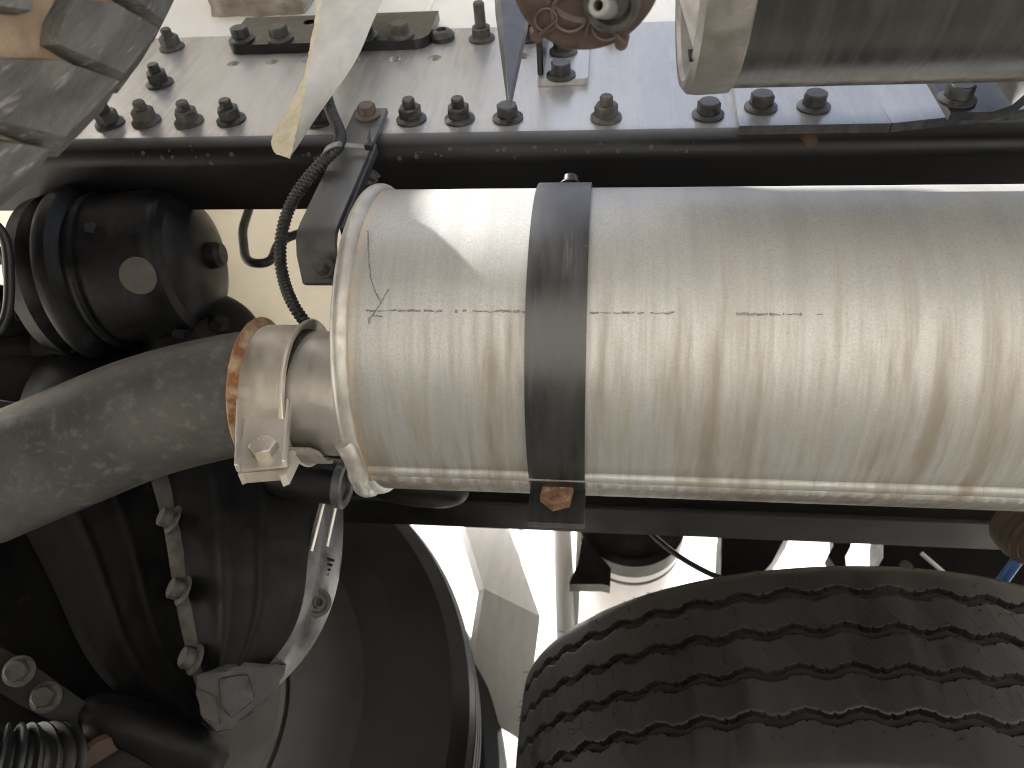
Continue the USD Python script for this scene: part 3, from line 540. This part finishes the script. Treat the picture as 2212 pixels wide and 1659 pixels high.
# ---------------------------------------------------------------- blades hanging in front of the rail
t = thing('mud_flap', 'off white plastic flap with torn left edge and broken tip before the rail', 'mud flap', pt(640, 300, y=.30))
E_ = [pt(u, v, y=.345) for u, v in [(700, -60), (690, 10), (680, 60), (671, 105), (660, 160), (650, 215), (640, 265), (631, 305), (622, 342)]]
Rg = [pt(u, v, y=.374) for u, v in [(850, -60), (822, 10), (800, 60), (780, 108), (757, 150), (722, 200), (690, 245), (655, 298), (628, 338)]]
Lf = [pt(u, v, y=.358) for u, v in [(692, -60), (683, 10), (674, 60), (665, 105), (654, 158), (628, 215), (600, 262), (582, 305), (594, 333)]]
nb = 6; V, F, V2, F2 = [], [], [], []
def grid(A_, B_, n, jag, bow, seed):
    A_, B_ = spline(A_, 70), spline(B_, 70); G = np.stack([A_ + (B_ - A_) * s for s in np.linspace(0, 1, n)], 1)
    G[:, 0] += jag * (meshkit.fbm(A_ * 160 + seed)[:, None]); G += bow * np.sin(np.linspace(0, math.pi, n))[None, :, None] * np.array([.3, -1, 0]); return G
def sheet(G):
    a, b = G.shape[:2]; i = np.arange(a * b).reshape(a, b); q = np.stack([i[:-1, :-1], i[:-1, 1:], i[1:, 1:], i[1:, :-1]], -1).reshape(-1, 4)
    return trimesh.Trimesh(G.reshape(-1, 3), np.vstack([q[:, [0, 1, 2]], q[:, [0, 2, 3]]]), process=False)
G = grid(E_, Rg, 10, .0026, .0008, 1.3); G2 = np.stack([G[:, 0], *[None] * 0], 1) if False else None
Eg = G[:, 0]; Lq = spline(Lf, 70); Lq = Lq + .002 * meshkit.fbm(Lq * 130 + 5)[:, None]
GL = np.stack([Eg + (Lq - Eg) * s for s in np.linspace(0, 1, 6)], 1); GL[:, 1:-1] += .0011 * meshkit.fbm(GL[:, 1:-1].reshape(-1, 3) * 260).reshape(len(GL), 4, 1) * np.array([-.6, -.8, 0])
Gb = np.stack([G[:, -1] + (Lq - G[:, -1]) * s for s in np.linspace(0, 1, 6)], 1)
obj('face', cat_(sheet(G[:, ::-1]), sheet(Gb[:, ::-1])), 'blade', t); obj('torn_edge', sheet(GL), 'blade_torn', t, label='rough broken edge and tip')

t = thing('tapered_stay', 'narrow dark grey metal stay tapering to a point above a bolt head', 'stay', pt(1100, 200, y=.30))
K = [pt(u, v, y=.292) for u, v in ((1080, -60), (1084, 30), (1098, 224))]; Kl = [pt(u, v, y=.304) for u, v in ((1066, -60), (1070, 30), (1094, 218))]; Kr = [pt(u, v, y=.312) for u, v in ((1156, -60), (1146, 20), (1138, 66), (1104, 224))]
obj('left_face', hull(np.vstack([K, Kl, np.array(K) + (0, .003, 0)])), 'grey_blade', t)
obj('right_face', hull(np.vstack([np.array(K) + (.0004, .0004, 0), Kr, np.array(Kr) + (0, .003, 0)])), 'grey_blade', t)

# ---------------------------------------------------------------- lugged tyre, top left
LC = np.array([-.885, .1415, .65]); LR = .60; YV = np.array([0, 1., 0])
t = thing('lugged_tyre', 'big off road tyre with brown mud packed between its lugs, nearest the camera', 'tyre', (LC[0], LC[1], LC[2] - LR))
hw = .066
obj('carcass', lathe(LC, YV, [(-.125, LR - .20), (-.14, LR - .10), (-.125, LR - .035), (-.115, LR - .016), (.0, LR - .0095), (.054, LR - .0115), (.063, LR - .024), (.072, LR - .06), (.085, LR - .12), (.07, LR - .22), (0, LR - .24), (-.125, LR - .20)], 200), 'lug_mud', t)
obj('wheel_disc', lathe(LC, YV, [(-.02, 0), (-.02, .22), (-.06, .30), (-.06, LR - .2), (.05, LR - .21), (.05, .30), (.0, .22), (0, 0)], 64), 'rim', t)
def cy(th, y, r): a = math.radians(th); return np.array([LC[0] + r * math.cos(a), y, LC[2] + r * math.sin(a)])
base = [(a + 1.2, y) for a, y in [(-2.9, .1565), (-2.1, .1500), (-.2, .1445), (3.3, .1615), (7.2, .1925), (1.25, .1925)]]
N = 50; pitch = 360 / N
for k in range(N):
    for side in (0, 1):
        th0 = k * pitch + (pitch / 2 if side else 0); j = random.uniform(-.15, .15)
        f = (lambda y: y) if side == 0 else (lambda y: LC[1] - (y - LC[1]) * 1.9)
        P = [cy(th0 + a + j, f(y), LR + random.uniform(-.001, .001)) for a, y in base]
        ca, cyv = np.mean([a for a, _ in base]), np.mean([y for _, y in base])
        P += [cy(th0 + ca + (a - ca) * 1.10, f(cyv + (y - cyv) * 1.06), LR - .0130) for a, y in base]
        P += [cy(th0 + a + 1.2, f(y), r) for a, y, r in ((6.6, .2065, LR - .014), (1.6, .2065, LR - .014), (6.3, .2085, LR - .05), (1.9, .2085, LR - .05))]
        obj('tread_lug', bumpy(hull(P).subdivide().subdivide(), .0011, 120, k), 'lug', t, smooth=35)

# ---------------------------------------------------------------- spare tyre lying flat, lower right
SC = np.array([.362, 1.355, 0]); SR = .487; ZT = .775
t = thing('ribbed_tyre', 'large black ribbed tyre with zigzag grooves lying flat under the frame', 'tyre', (SC[0], SC[1], ZT - .27))
W_ = .265
obj('carcass', lathe(SC + (0, 0, ZT), -UP, [(.06, .28), (.015, .36), (.000, SR - .055), (.004, SR - .026), (.012, SR - .016), (.03, SR - .012), (W_ / 2, SR - .010), (W_ - .03, SR - .012), (W_ - .012, SR - .016), (W_ - .004, SR - .026), (W_, SR - .055), (W_ - .015, .36), (W_ - .06, .28), (.06, .28)], 240), 'rubber2', t)
edges = [.002, .044, .052, .095, .103, .146, .154, .198, .206, .252, W_ + .012]
NT = 52
prev = 0
zz = [ZT - .002]
ribs = [(.001, .0405), (.0515, .0895), (.1000, .1380), (.1485, .1880), (.1985, .2640)]
for ri, (a, b) in enumerate(ribs):
    th = []; za = []; zb_ = []
    for k in range(NT):
        for s in np.linspace(0, 1, 24, endpoint=False):
            ang = 2 * math.pi * (k + s) / NT; w = .0034 * np.clip(1.15 * math.sin(2 * math.pi * s), -1, 1)
            notch = .0022 if any(abs((s - c0 + .5) % 1 - .5) < .014 for c0 in (.0, .25, .5, .75)) else 0
            th.append(ang); za.append(a + (w + notch if ri else 0.0)); zb_.append(b + (w - notch if ri < len(ribs) - 1 else 0))
    th, za, zb_ = np.array(th), np.array(za), np.array(zb_)
    crown = lambda q: SR - .0055 * ((q - W_ / 2) / (W_ / 2)) ** 2 - .016 * np.clip((np.abs(q - W_ / 2) - (W_ / 2 - .020)) / .020, 0, 1) ** 2
    za_i, zb_i = za - (.002 if ri else -.001), zb_ + (.002 if ri < len(ribs) - 1 else 0)
    rows = [(za_i, SR - .014 if ri else SR - .045), (za, crown(za) - .0012), (za + .0014, crown(za + .0014))]
    for f_ in ((.15, .3, .45, .6, .75, .9)): q = za + (zb_ - za) * f_; rows.append((q, crown(q)))
    rows += [(zb_ - .0014, crown(zb_ - .0014)), (zb_, crown(zb_) - .0012), (zb_i, np.full(len(th), SR - .014))]
    V = np.concatenate([np.stack([SC[0] + r * np.cos(th), SC[1] + r * np.sin(th), ZT - q], 1) for q, r in rows]); n = len(th); i = np.arange(n); j = (i + 1) % n; F = []
    for k in range(len(rows) - 1): F += [np.stack([k * n + i, (k + 1) * n + i, (k + 1) * n + j], 1), np.stack([k * n + i, (k + 1) * n + j, k * n + j], 1)]
    # a fine sipe crossing the rib on every tooth
    obj('tread_rib', trimesh.Trimesh(V, np.concatenate(F), process=False), 'rubber', t, smooth=40)
hairs = []
for k in range(150):
    a = random.uniform(math.pi * .95, math.pi * 1.75); q = random.choice([.012, .03, .06, .085, .11, .135, .165, .21]); r0 = SR - .006
    c = np.array([SC[0] + r0 * math.cos(a), SC[1] + r0 * math.sin(a), ZT - q]); d = unit((math.cos(a) + random.gauss(0, .3), math.sin(a) + random.gauss(0, .3), random.gauss(0, .3)))
    hairs.append(tube([c, c + d * .006, c + d * random.uniform(.009, .013) + (0, 0, -.001)], [.0006, .0005, .0003], 5))
obj('rubber_hair', cat_(*hairs), 'rubber', t, kind='stuff', smooth=False)
sip = []
for ri, (a, b) in enumerate(ribs[1:-1]):
    for k in range(NT):
        for s in (.2, .7):
            a0 = 2 * math.pi * (k + s) / NT; P = []
            for u_ in np.linspace(.12, .88, 6):
                q = a + (b - a) * u_; an = a0 + .045 * (u_ - .5) + .006 * math.sin(u_ * 9); r0 = SR - .0055 * ((q - W_ / 2) / (W_ / 2)) ** 2
                P.append([SC[0] + r0 * math.cos(an), SC[1] + r0 * math.sin(an), ZT - q])
            sip.append(tube(P, .00035, 4, caps=False))
obj('tread_seam', cat_(*sip), 'rubber', t, kind='stuff', smooth=False)

# ---------------------------------------------------------------- far wheels
def far_wheel(name, yc, lab, w=.25, R=.615, xc=-.815):
    c = np.array([xc, yc, .655]); t = thing(name, lab, 'wheel', (xc, yc, .655 - R))
    h = w / 2
    obj('tyre', lathe(c, YV, [(-h + .05, .285), (-h + .02, .30), (-h + .004, .36), (-h, .40), (-h, .426), (-h - .0008, .429), (-h - .0006, .434), (-h + .0006, .437), (-h + .006, .49), (-h + .0058, .494), (-h + .0066, .499), (-h + .0078, .503), (-h + .014, .545), (-h + .022, R - .035), (-h + .028, R - .028), (-h + .045, R - .008), (-h + .06, R - .003)] + [(-h + .06 + k * .008, R - (.012 if k % 4 == 2 else 0)) for k in range(1, int((w - .12) / .008))] + [(h - .06, R - .003), (h - .045, R - .008), (h - .022, R - .035), (h, .42), (h - .004, .36), (h - .05, .285), (-h + .05, .285)], 160), 'side_rubber', t, smooth=25)
    obj('rim', lathe(c, YV, [(-h + .035, .298), (-h + .028, .288), (-h + .04, .275), (-h + .08, .27), (.0, .255), (.02, .20), (.03, .12), (.03, 0)], 96), 'rim', t)
far_wheel('rear_wheel', 1.415, 'wheel with dark smooth sidewall behind the axle housing')
far_wheel('outer_rear_wheel', 1.735, 'outermost wheel, only a strip of its tread showing beyond the first', xc=-.79)

# ---------------------------------------------------------------- far frame rail
t = thing('far_frame_rail', 'far black frame rail running below and behind the muffler', 'frame rail', (0, 1.18, H + .735))
obj('web', cbox((-.2, 1.181, H + .885), (3.0, .008, .29), .001), 'rail_dark', t)
obj('flange', cbox((-.2, 1.139, H + .739), (3.0, .075, .008), .002), 'rail_dark', t)
obj('top_flange', cbox((-.2, 1.139, H + 1.026), (3.0, .075, .008), .002), 'rail_dark', t)
t = thing('bundled_pipes', 'dark pipes running along the inside of the far frame rail', 'pipes', (.3, 1.1, H + .78))
for k, (y, z, r) in enumerate(((1.13, .79, .012), (1.10, .83, .016), (1.14, .86, .012))):
    obj('pipe', tube([[-1.2, y, H + z], [.2, y - .01, H + z + .004], [1.2, y, H + z]], r, 12), 'cable', t)

# ---------------------------------------------------------------- bent flat bar
t = thing('bent_bar', 'pale brushed metal flat bar with a kink between the two tyres', 'bar', pt(1080, 1300, y=1.62))
yk = 1.60
TL, TR_ = pt(988, 1085, y=yk + .06), pt(1080, 1085, y=yk + .06); KL, KR = pt(1046, 1272, y=yk), pt(1167, 1332, y=yk); BL, BR = pt(1006, 1518, y=yk + .07), pt(1133, 1596, y=yk + .07)
for nm, (a, b, c, d) in (('upper_part', (TL, TR_, KR, KL)), ('lower_part', (KL + (0, .0006, -.0006), KR + (0, .0006, -.0006), BR, BL))):
    n_ = unit(np.cross(b - a, d - a)); n_ = n_ if n_[1] < 0 else -n_
    obj(nm, hull(np.vstack([[a, b, c, d], np.array([a, b, c, d]) - n_ * .012 + np.array([-.016, .0, 0])])), 'bracket_alu', t, smooth=False)

# ---------------------------------------------------------------- canister, post, small bits beyond the rail
fc = pt(1365, 1120, y=1.42); CR = .113
t = thing('air_canister', 'white cylinder with a round black end cap below the far rail', 'canister', fc)
obj('end_cap', lathe(fc, YV, [(-.012, 0), (-.012, .02), (-.004, .024), (-.004, CR * .8), (.0, CR * .9), (.006, CR), (.05, CR), (.052, CR * .9)], 72), 'chamber', t)
obj('body', lathe(fc, YV, [(.052, CR * .985), (.075, CR * .985), (.078, CR * .95), (.10, CR * .95), (.30, CR * .95), (.34, CR * .8), (.36, 0)], 72), 'canister_white', t)
obj('clamp_ring', lathe(fc, YV, [(.080, CR * .955), (.080, CR * .985), (.088, CR * .985), (.088, CR * .955)], 72), 'chamber', t)
t = thing('black_gusset', 'small flared black bracket under the canister cap', 'bracket', pt(1280, 1240, y=1.40))
obj('plate', px_plate([(1258, 1160), (1300, 1205), (1320, 1228), (1318, 1266), (1300, 1262), (1230, 1262), (1232, 1252), (1248, 1220)], .03, y=1.395), 'chamber', t)
t = thing('grey_post', 'worn grey metal post between kinked bar and canister', 'post', pt(1225, 1350, y=1.5))
obj('post', tube([pt(1212, 1085, y=1.55), pt(1226, 1420, y=1.55)], .021, 24), 'bracket_alu', t)
obj('side_rail', cbox((pt(1247, 1130, y=1.55) + pt(1250, 1350, y=1.55)) / 2, (.012, .02, .30), .002), 'bracket_alu', t)
obj('dark_clip', cbox(pt(1262, 1175, y=1.5), (.014, .02, .05), .002), 'chamber', t)
t = thing('drooping_cable', 'thin black cable drooping before the white canister', 'cable', pt(1480, 1200, y=1.25))
obj('cable', tube(spline([pt(u, v, y=1.22) for u, v in [(1370, 1120), (1405, 1152), (1450, 1190), (1500, 1222), (1560, 1250), (1600, 1262)]], 40), .0052, 10), 'cable', t)
t = thing('rail_bracket', 'black casting hanging below the far rail above the ribbed tyre', 'bracket', pt(1630, 1200, y=1.3))
obj('casting', px_plate([(1560, 1120), (1722, 1120), (1690, 1172), (1668, 1215), (1600, 1290), (1556, 1290)], .10, y=1.34, rnd=.006), 'axle', t)
t = thing('spring_shackle', 'slim black shackle between two bright gaps below the far rail', 'shackle', pt(1818, 1200, y=1.3))
obj('link', px_plate([(1798, 1120), (1842, 1120), (1838, 1180), (1826, 1200), (1830, 1240), (1808, 1240), (1806, 1225), (1788, 1200), (1800, 1180)], .03, y=1.34, rnd=.003), 'axle', t)
t = thing('cross_beam', 'dark cross beam under the far rail at the right', 'beam', pt(2050, 1200, y=1.3))
obj('beam', px_plate([(1908, 1120), (2260, 1120), (2260, 1320), (1900, 1290), (1898, 1222), (1908, 1205)], .10, y=1.34, rnd=.004), 'axle', t)
obj('pin', lathe(pt(1955, 1226, y=1.335), OUT, [(0, .012), (.006, .012), (.008, .009), (.008, 0)], 20), 'axle_mud', t)
obj('rod', tube([pt(1990, 1195, y=1.33), pt(2060, 1255, y=1.33)], .004, 8), 'bracket_alu', t)
t = thing('rubber_boot', 'brown ribbed rubber boot at the right edge below the muffler', 'boot', pt(2205, 1170, y=.95))
bc_ = pt(2244, 1172, y=.95); pr = []
for k in range(14): pr += [(k * .006 - .02, .030 + .009 * math.sin(k / 13 * math.pi * .9) - (.003 if k % 2 else 0))]
obj('boot', lathe(bc_, unit((-.15, .5, .8)), [(-.032, 0), (-.030, .022)] + pr + [(.065, 0)], 40), 'brown_boot', t)
t = thing('blue_hose', 'short length of blue hose above the ribbed tyre', 'hose', pt(2180, 1230, y=1.0))
obj('hose_wall', tube(spline([pt(2215, 1185, y=.98), pt(2190, 1220, y=1.0), pt(2160, 1262, y=1.03), pt(2135, 1300, y=1.08)], 20), .0078, 14), 'blue', t)

# ---------------------------------------------------------------- brake chamber
bo, be = pt(150, 600, d=1.10), pt(440, 560, d=1.02)
ba = unit(be - bo); s_ = 1.0
t = thing('brake_chamber', 'black brake chamber canister with a round sticker left of the hanger strip', 'brake chamber', bo)
obj('body', lathe(bo, ba, [(-.035, .04), (-.03, .075), (-.012, .088), (-.012, .098), (.004, .1), (.012, .094), (.022, .092), (.03, .100), (.044, .100), (.05, .092), (.135, .090), (.150, .084), (.172, .066), (.184, .035), (.186, 0)], 72), 'chamber', t)
obj('clamp_ring', lathe(bo, ba, [(.026, .0995), (.026, .106), (.034, .108), (.042, .106), (.046, .0995)], 72), 'chamber', t)
for q, k in ((pt(196, 500, d=1.0), 1), (pt(226, 640, d=1.0), 1)): obj('clamp_bolt', hexhead(q, unit((.6, -.6, -.3)), .014, .012), 'chamber', t)
sc_ = pt(298, 594, d=.985); ns = unit(EYE - sc_ + np.array([-.1, 0, -.1])); 
def surf_disc(u, v, r, m):
    r_ = ray(u, v); c = bo; d = unit(r_); w = EYE - c; A1 = d - ba * (d @ ba); B1 = w - ba * (w @ ba); qa, qb, qc = A1 @ A1, A1 @ B1, B1 @ B1 - .0918 ** 2
    P = EYE + d * ((-qb - math.sqrt(max(qb * qb - qa * qc, 0))) / qa); nn = P - c; nn = unit(nn - ba * (nn @ ba)); e1 = ba; e2 = np.cross(nn, e1)
    V = [P + nn * .0004]; 
    for q in np.linspace(0, 2 * math.pi, 32, endpoint=False):
        x_, y_ = r * math.cos(q), r * math.sin(q); an = y_ / .0918; V.append(P + e1 * x_ + e2 * .0918 * math.sin(an) - nn * .0918 * (1 - math.cos(an)) + nn * .0004)
    F = [[0, k + 1, (k + 1) % 32 + 1] for k in range(32)]; return trimesh.Trimesh(V, F, process=False)
obj('sticker', surf_disc(298, 596, .021, m='s'), 'sticker', t, smooth=True, label='round grey brown sticker')
obj('body_band', lathe(bo, ba, [(.056, .0915), (.056, .095), (.061, .0965), (.066, .095), (.066, .0915)], 72), 'chamber', t)
obj('dome_seam', lathe(bo, ba, [(.149, .083), (.150, .0865), (.155, .085), (.160, .076)], 72), 'chamber', t)
obj('mount_arm', hull([pt(u, v, d=d) for d in (1.06, 1.10) for u, v in ((60, 700), (130, 660), (190, 700), (160, 760), (70, 770))]), 'axle', t)
obj('port_plug', lathe(pt(455, 552, d=1.0) - ba * .01, ba, [(0, .016), (.02, .016), (.026, .012), (.026, 0)], 20), 'chamber', t)
obj('push_rod', tube([pt(-30, 556, d=1.15), pt(60, 545, d=1.12), pt(110, 540, d=1.1)], .011, 14), 'cable', t)
t = thing('suspension_casting', 'dark suspension casting in the shadow under the brake chamber', 'casting', pt(60, 760, d=1.16))
obj('casting', bumpy(hull([pt(u, v, d=d) for d in (1.14, 1.22) for u, v in ((-60, 660), (40, 625), (110, 650), (150, 720), (160, 840), (60, 870), (-60, 850))]).subdivide().subdivide().subdivide(), .006, 30), 'axle', t)
obj('tie_rod', tube([pt(-60, 760, d=1.12), pt(150, 735, d=1.1)], .012, 14), 'axle', t)
t = thing('rubber_bellows', 'black ribbed bellows beside the brake chamber at the left edge', 'bellows', pt(60, 640, d=1.1))
obj('bellows', corrugated([pt(-30, 655, d=1.1), pt(40, 645, d=1.1), pt(95, 640, d=1.1)], .026, .014, 24, .3), 'cable', t, smooth=50)
t = thing('air_line', 'thin black air line curving down the left edge', 'hose', pt(10, 600, d=1.0))
obj('hose_wall', tube(spline([pt(u, v, d=1.0) for u, v in [(-20, 480), (2, 500), (16, 540), (20, 600), (18, 660), (-5, 720)]], 40), .0055, 12), 'cable', t)

# ---------------------------------------------------------------- rear axle housing
t = thing('axle_housing', 'black rear axle housing with bolted flange below the tail pipe', 'axle', pt(420, 1200, d=1.05))
def blob(u, v, d, rx, ry, rz, tilt=0., n=4, cut=None):
    """Rounded casting at a measured place; semi-axes along picture right, picture up and depth."""
    m = trimesh.creation.icosphere(n, 1.0); c = pt(u, v, d=d); f = unit(c - EYE); r_ = unit(np.cross(f, [0, 0, 1])); up = np.cross(r_, f)
    ct, st = math.cos(math.radians(tilt)), math.sin(math.radians(tilt)); e1, e2 = r_ * ct + up * st, -r_ * st + up * ct
    s = rx, ry, rz; v_ = m.vertices; v_ = np.sign(v_) * np.abs(v_) ** .9
    return trimesh.Trimesh(c + v_[:, :1] * s[0] * e1 + v_[:, 1:2] * s[1] * e2 + v_[:, 2:3] * s[2] * -f, m.faces, process=False)
K_ = 1.05 / Fpx
obj('housing_back', bumpy(blob(430, 1150, 1.17, 270 * K_, 370 * K_, .16, 8), .004, 14), 'axle', t)
obj('carrier', bumpy(blob(170, 1270, 1.20, 330 * K_, 300 * K_, .15, -10), .008, 12, 3), 'axle_shade', t)
obj('pinion_dome', bumpy(blob(440, 760, 1.07, 108 * K_, 122 * K_, .07, 0), .003, 30), 'axle', t)
obj('upper_hump', bumpy(blob(290, 900, 1.12, 200 * K_, 160 * K_, .10, 20), .003, 24), 'axle', t)
for u, v in ((392, 722), (470, 706)): q = pt(u, v, d=1.008); obj('bolt_head', hexhead(q, unit((.2, -.5, .2)), .022, .012), 'axle', t)
def loft(A_, B_, bulge, n=24, m=60, ripple=0., nr=5, seed=0, amp=.0016):
    """Curved casting wall between two edge lines (u, v, d), bulging towards the viewer, with soft upright ribs."""
    A3, B3 = spline([pt(u, v, d=d) for u, v, d in A_], m), spline([pt(u, v, d=d) for u, v, d in B_], m); q = np.linspace(0, 1, n)
    G_ = np.stack([A3 + (B3 - A3) * w for w in q], 1); vd = np.array([unit(EYE - p) for p in G_.reshape(-1, 3)]).reshape(G_.shape)
    k = bulge * np.sin(np.pi * q) + ripple * np.maximum(np.sin(q * nr * 2 * math.pi), 0) ** 3 * np.sin(np.pi * q)
    tt = np.linspace(0, 1, m)[:, None]
    G_ = G_ + vd * (k[None, :] * (.55 + .45 * np.sin(math.pi * np.clip(tt * 1.1, 0, 1))))[..., None]
    G_ = G_ + vd * (meshkit.fbm(G_.reshape(-1, 3) * 26 + seed) * amp).reshape(m, n, 1)
    return sheet(G_[:, ::-1])
Fl = [(322, 990, .985), (345, 1060, .965), (368, 1150, .95), (384, 1250, .94), (400, 1340, .937), (424, 1440, .94), (455, 1545, .95)]
Rm = [(706, 1000, .955), (692, 1080, .945), (668, 1180, .932), (656, 1290, .925), (622, 1382, .925), (556, 1460, .93), (478, 1548, .948)]
Ou = [(738, 1000, 1.0), (741, 1080, .995), (741, 1160, .985), (724, 1285, .975), (672, 1400, .97), (590, 1492, .968), (476, 1574, .962)]
Lf_ = [(20, 1090, 1.07), (70, 1180, 1.05), (120, 1280, 1.035), (160, 1370, 1.02), (215, 1460, 1.01), (300, 1530, 1.0), (430, 1565, .965)]
obj('housing_wall', loft(Fl, Rm, .026, 60, 70, .0035, 3.5, 1, .004), 'axle', t)
obj('carrier_wall', loft(Lf_, Fl, .022, 60, 70, .004, 3.2, 2, .006), 'axle_shade', t)
obj('rim_plate', loft(Rm, Ou, .010, 16, 90, 0, 1, 3, .0024), 'axle_shiny', t, label='glossy grey rim of the housing')
Fe = [(u + 40 + (0 if v < 1300 else (v - 1300) * .16), v + 4, d - .006) for u, v, d in Fl]
Fi = [(u - 14, v - 4, d - .002) for u, v, d in Fl]
obj('flange', loft(Fi, Fe, .004, 10, 90, 0, 1, 4, .0034), 'axle_mud', t)
for u, v, d in ((376, 1124, .938), (398, 1277, .924), (424, 1425, .924)):
    q = pt(u, v, d=d); fastener(t, q, unit(np.array([-.55, -.62, -.1])), 'head', 'axle_mud', .95)
def lump(pix, d0, d1, amp, sd=0):
    m = hull([pt(u, v, d=d) for d in (d0, d1) for u, v in pix]).subdivide().subdivide().subdivide(); return bumpy(m, amp, 70, sd)
obj('toe', lump([(430, 1462), (500, 1436), (560, 1452), (612, 1440), (590, 1492), (540, 1536), (500, 1566), (470, 1575), (438, 1540)], .914, .975, .0055), 'axle_toe', t, label='worn bright lower tip of the housing')
obj('toe_facet', lump([(478, 1470), (532, 1462), (544, 1512), (500, 1545), (482, 1520)], .904, .93, .0045, 3), 'axle_toe', t)
obj('toe_lug', lump([(425, 1490), (462, 1505), (474, 1562), (440, 1548)], .908, .95, .0028, 5), 'axle_mud', t)
rc = pt(684, 1302, d=.9395); rn = unit(EYE - rc + np.array([.30, 0, .1]))
p = obj('fill_plug', lathe(rc, rn, [(-.006, 0), (-.006, .017), (.004, .016), (.005, .012), (.003, .010), (.003, .0065), (.009, .006), (.009, .0045), (.0, .004), (0, 0)], 28), 'axle_mud', t)
for k in range(5):
    q = pt(712 - k * 4, 1208 + k * 10, d=.951); n_ = unit(EYE - q + np.array([.3, 0, 0])); obj('raised_letter', cbox(q, (.011, .003, .006), .0005, (unit(np.cross(n_, UP)), UP, n_)), 'rail_dark', t)
# lower left: yoke, boot and bolts
obj('lower_flange', bumpy(px_plate([(-20, 1390), (60, 1430), (130, 1480), (215, 1540), (330, 1520), (400, 1540), (400, 1600), (240, 1600), (120, 1560), (40, 1520), (-20, 1480)], .03, p0=pt(150, 1500, d=.98), n=unit(EYE - pt(150, 1500, d=.98)), rnd=.004).subdivide(), .002, 60), 'axle', t)
for u, v in ((42, 1450), (100, 1506)): q = pt(u, v, d=.972); fastener(t, q, unit(EYE - q + np.array([-.3, 0, 0])), 'head', 'axle_mud', .9)
obj('yoke', bumpy(blob(330, 1590, 1.0, 130 * K_, 48 * K_, .05, -6), .004, 40), 'axle', t)
obj('cross_tube', tube([pt(180, 1690, d=1.0), pt(430, 1560, d=1.02)], .045, 24), 'axle', t)
t = thing('shaft_boot', 'ribbed black boot at the bottom left corner', 'boot', pt(50, 1640, d=.95))
obj('boot', corrugated([pt(-60, 1650, d=.95), pt(40, 1648, d=.95), pt(125, 1640, d=.97)], .036, .011, 28, .22), 'cable', t, smooth=50)
obj('end_disc', lathe(pt(222, 1640, d=.97), unit((.7, -.5, -.3)), [(0, 0), (0, .024), (.006, .026), (.010, .022), (.010, 0)], 28), 'brown_boot', t)
# bush below the clamp and its link rods
t = thing('torque_rod', 'black bushing with a polished lip under the muffler end, two thin rods below it', 'rod', pt(680, 1040, d=.9))
b0, b1 = pt(590, 1020, d=.93), pt(752, 1046, d=.90); ax = unit(b1 - b0); ln = np.linalg.norm(b1 - b0)
obj('bushing', lathe(b0, ax, [(0, 0), (0, .022), (.01, .026), (ln - .006, .026), (ln - .004, 0)], 40), 'chamber', t)
obj('polished_lip', lathe(b0, ax, [(ln - .012, .0262), (ln - .010, .029), (ln - .002, .029), (ln, .026), (ln - .002, .019), (ln - .012, .019)], 40), 'axle_shiny', t)
for a, b in (((700, 1080), (672, 1190)), ((728, 1078), (706, 1180))): obj('rod', tube([pt(*a, d=.93), pt(*b, d=.93)], .0022, 8), 'neck', t)
t = thing('gearbox_casting', 'dim grey ribbed casting just visible under the muffler seam', 'casting', pt(900, 1060, d=1.0))
obj('casting', bumpy(blob(890, 1045, 1.0, 115 * K_, 42 * K_, .05, 2), .003, 50), 'axle', t)

# ---------------------------------------------------------------- white truck body beyond
t = thing('white_lorry_side', 'bright white panelled lorry side parked beyond the far wheels', 'lorry', (0, 3.6, .04))
obj('side_panel', cbox((0.6, 3.62, 3.1), (9, .05, 3.4), .004), 'white_paint', t)
obj('lower_rail', cbox((0.6, 3.62, 1.36), (9, .16, .12), .01), 'white_paint', t)
obj('skirt', cbox((0.6, 4.35, .80), (9, .03, 1.3), .004), 'white_paint', t)
obj('belly', cbox((0.6, 4.0, 1.47), (9, .70, .03), .004), 'white_paint', t)
for k in range(9): obj('panel_rib', cbox((-3.6 + k * 1.05, 3.59, 2.9), (.05, .03, 3.3), .006), 'white_paint', t)
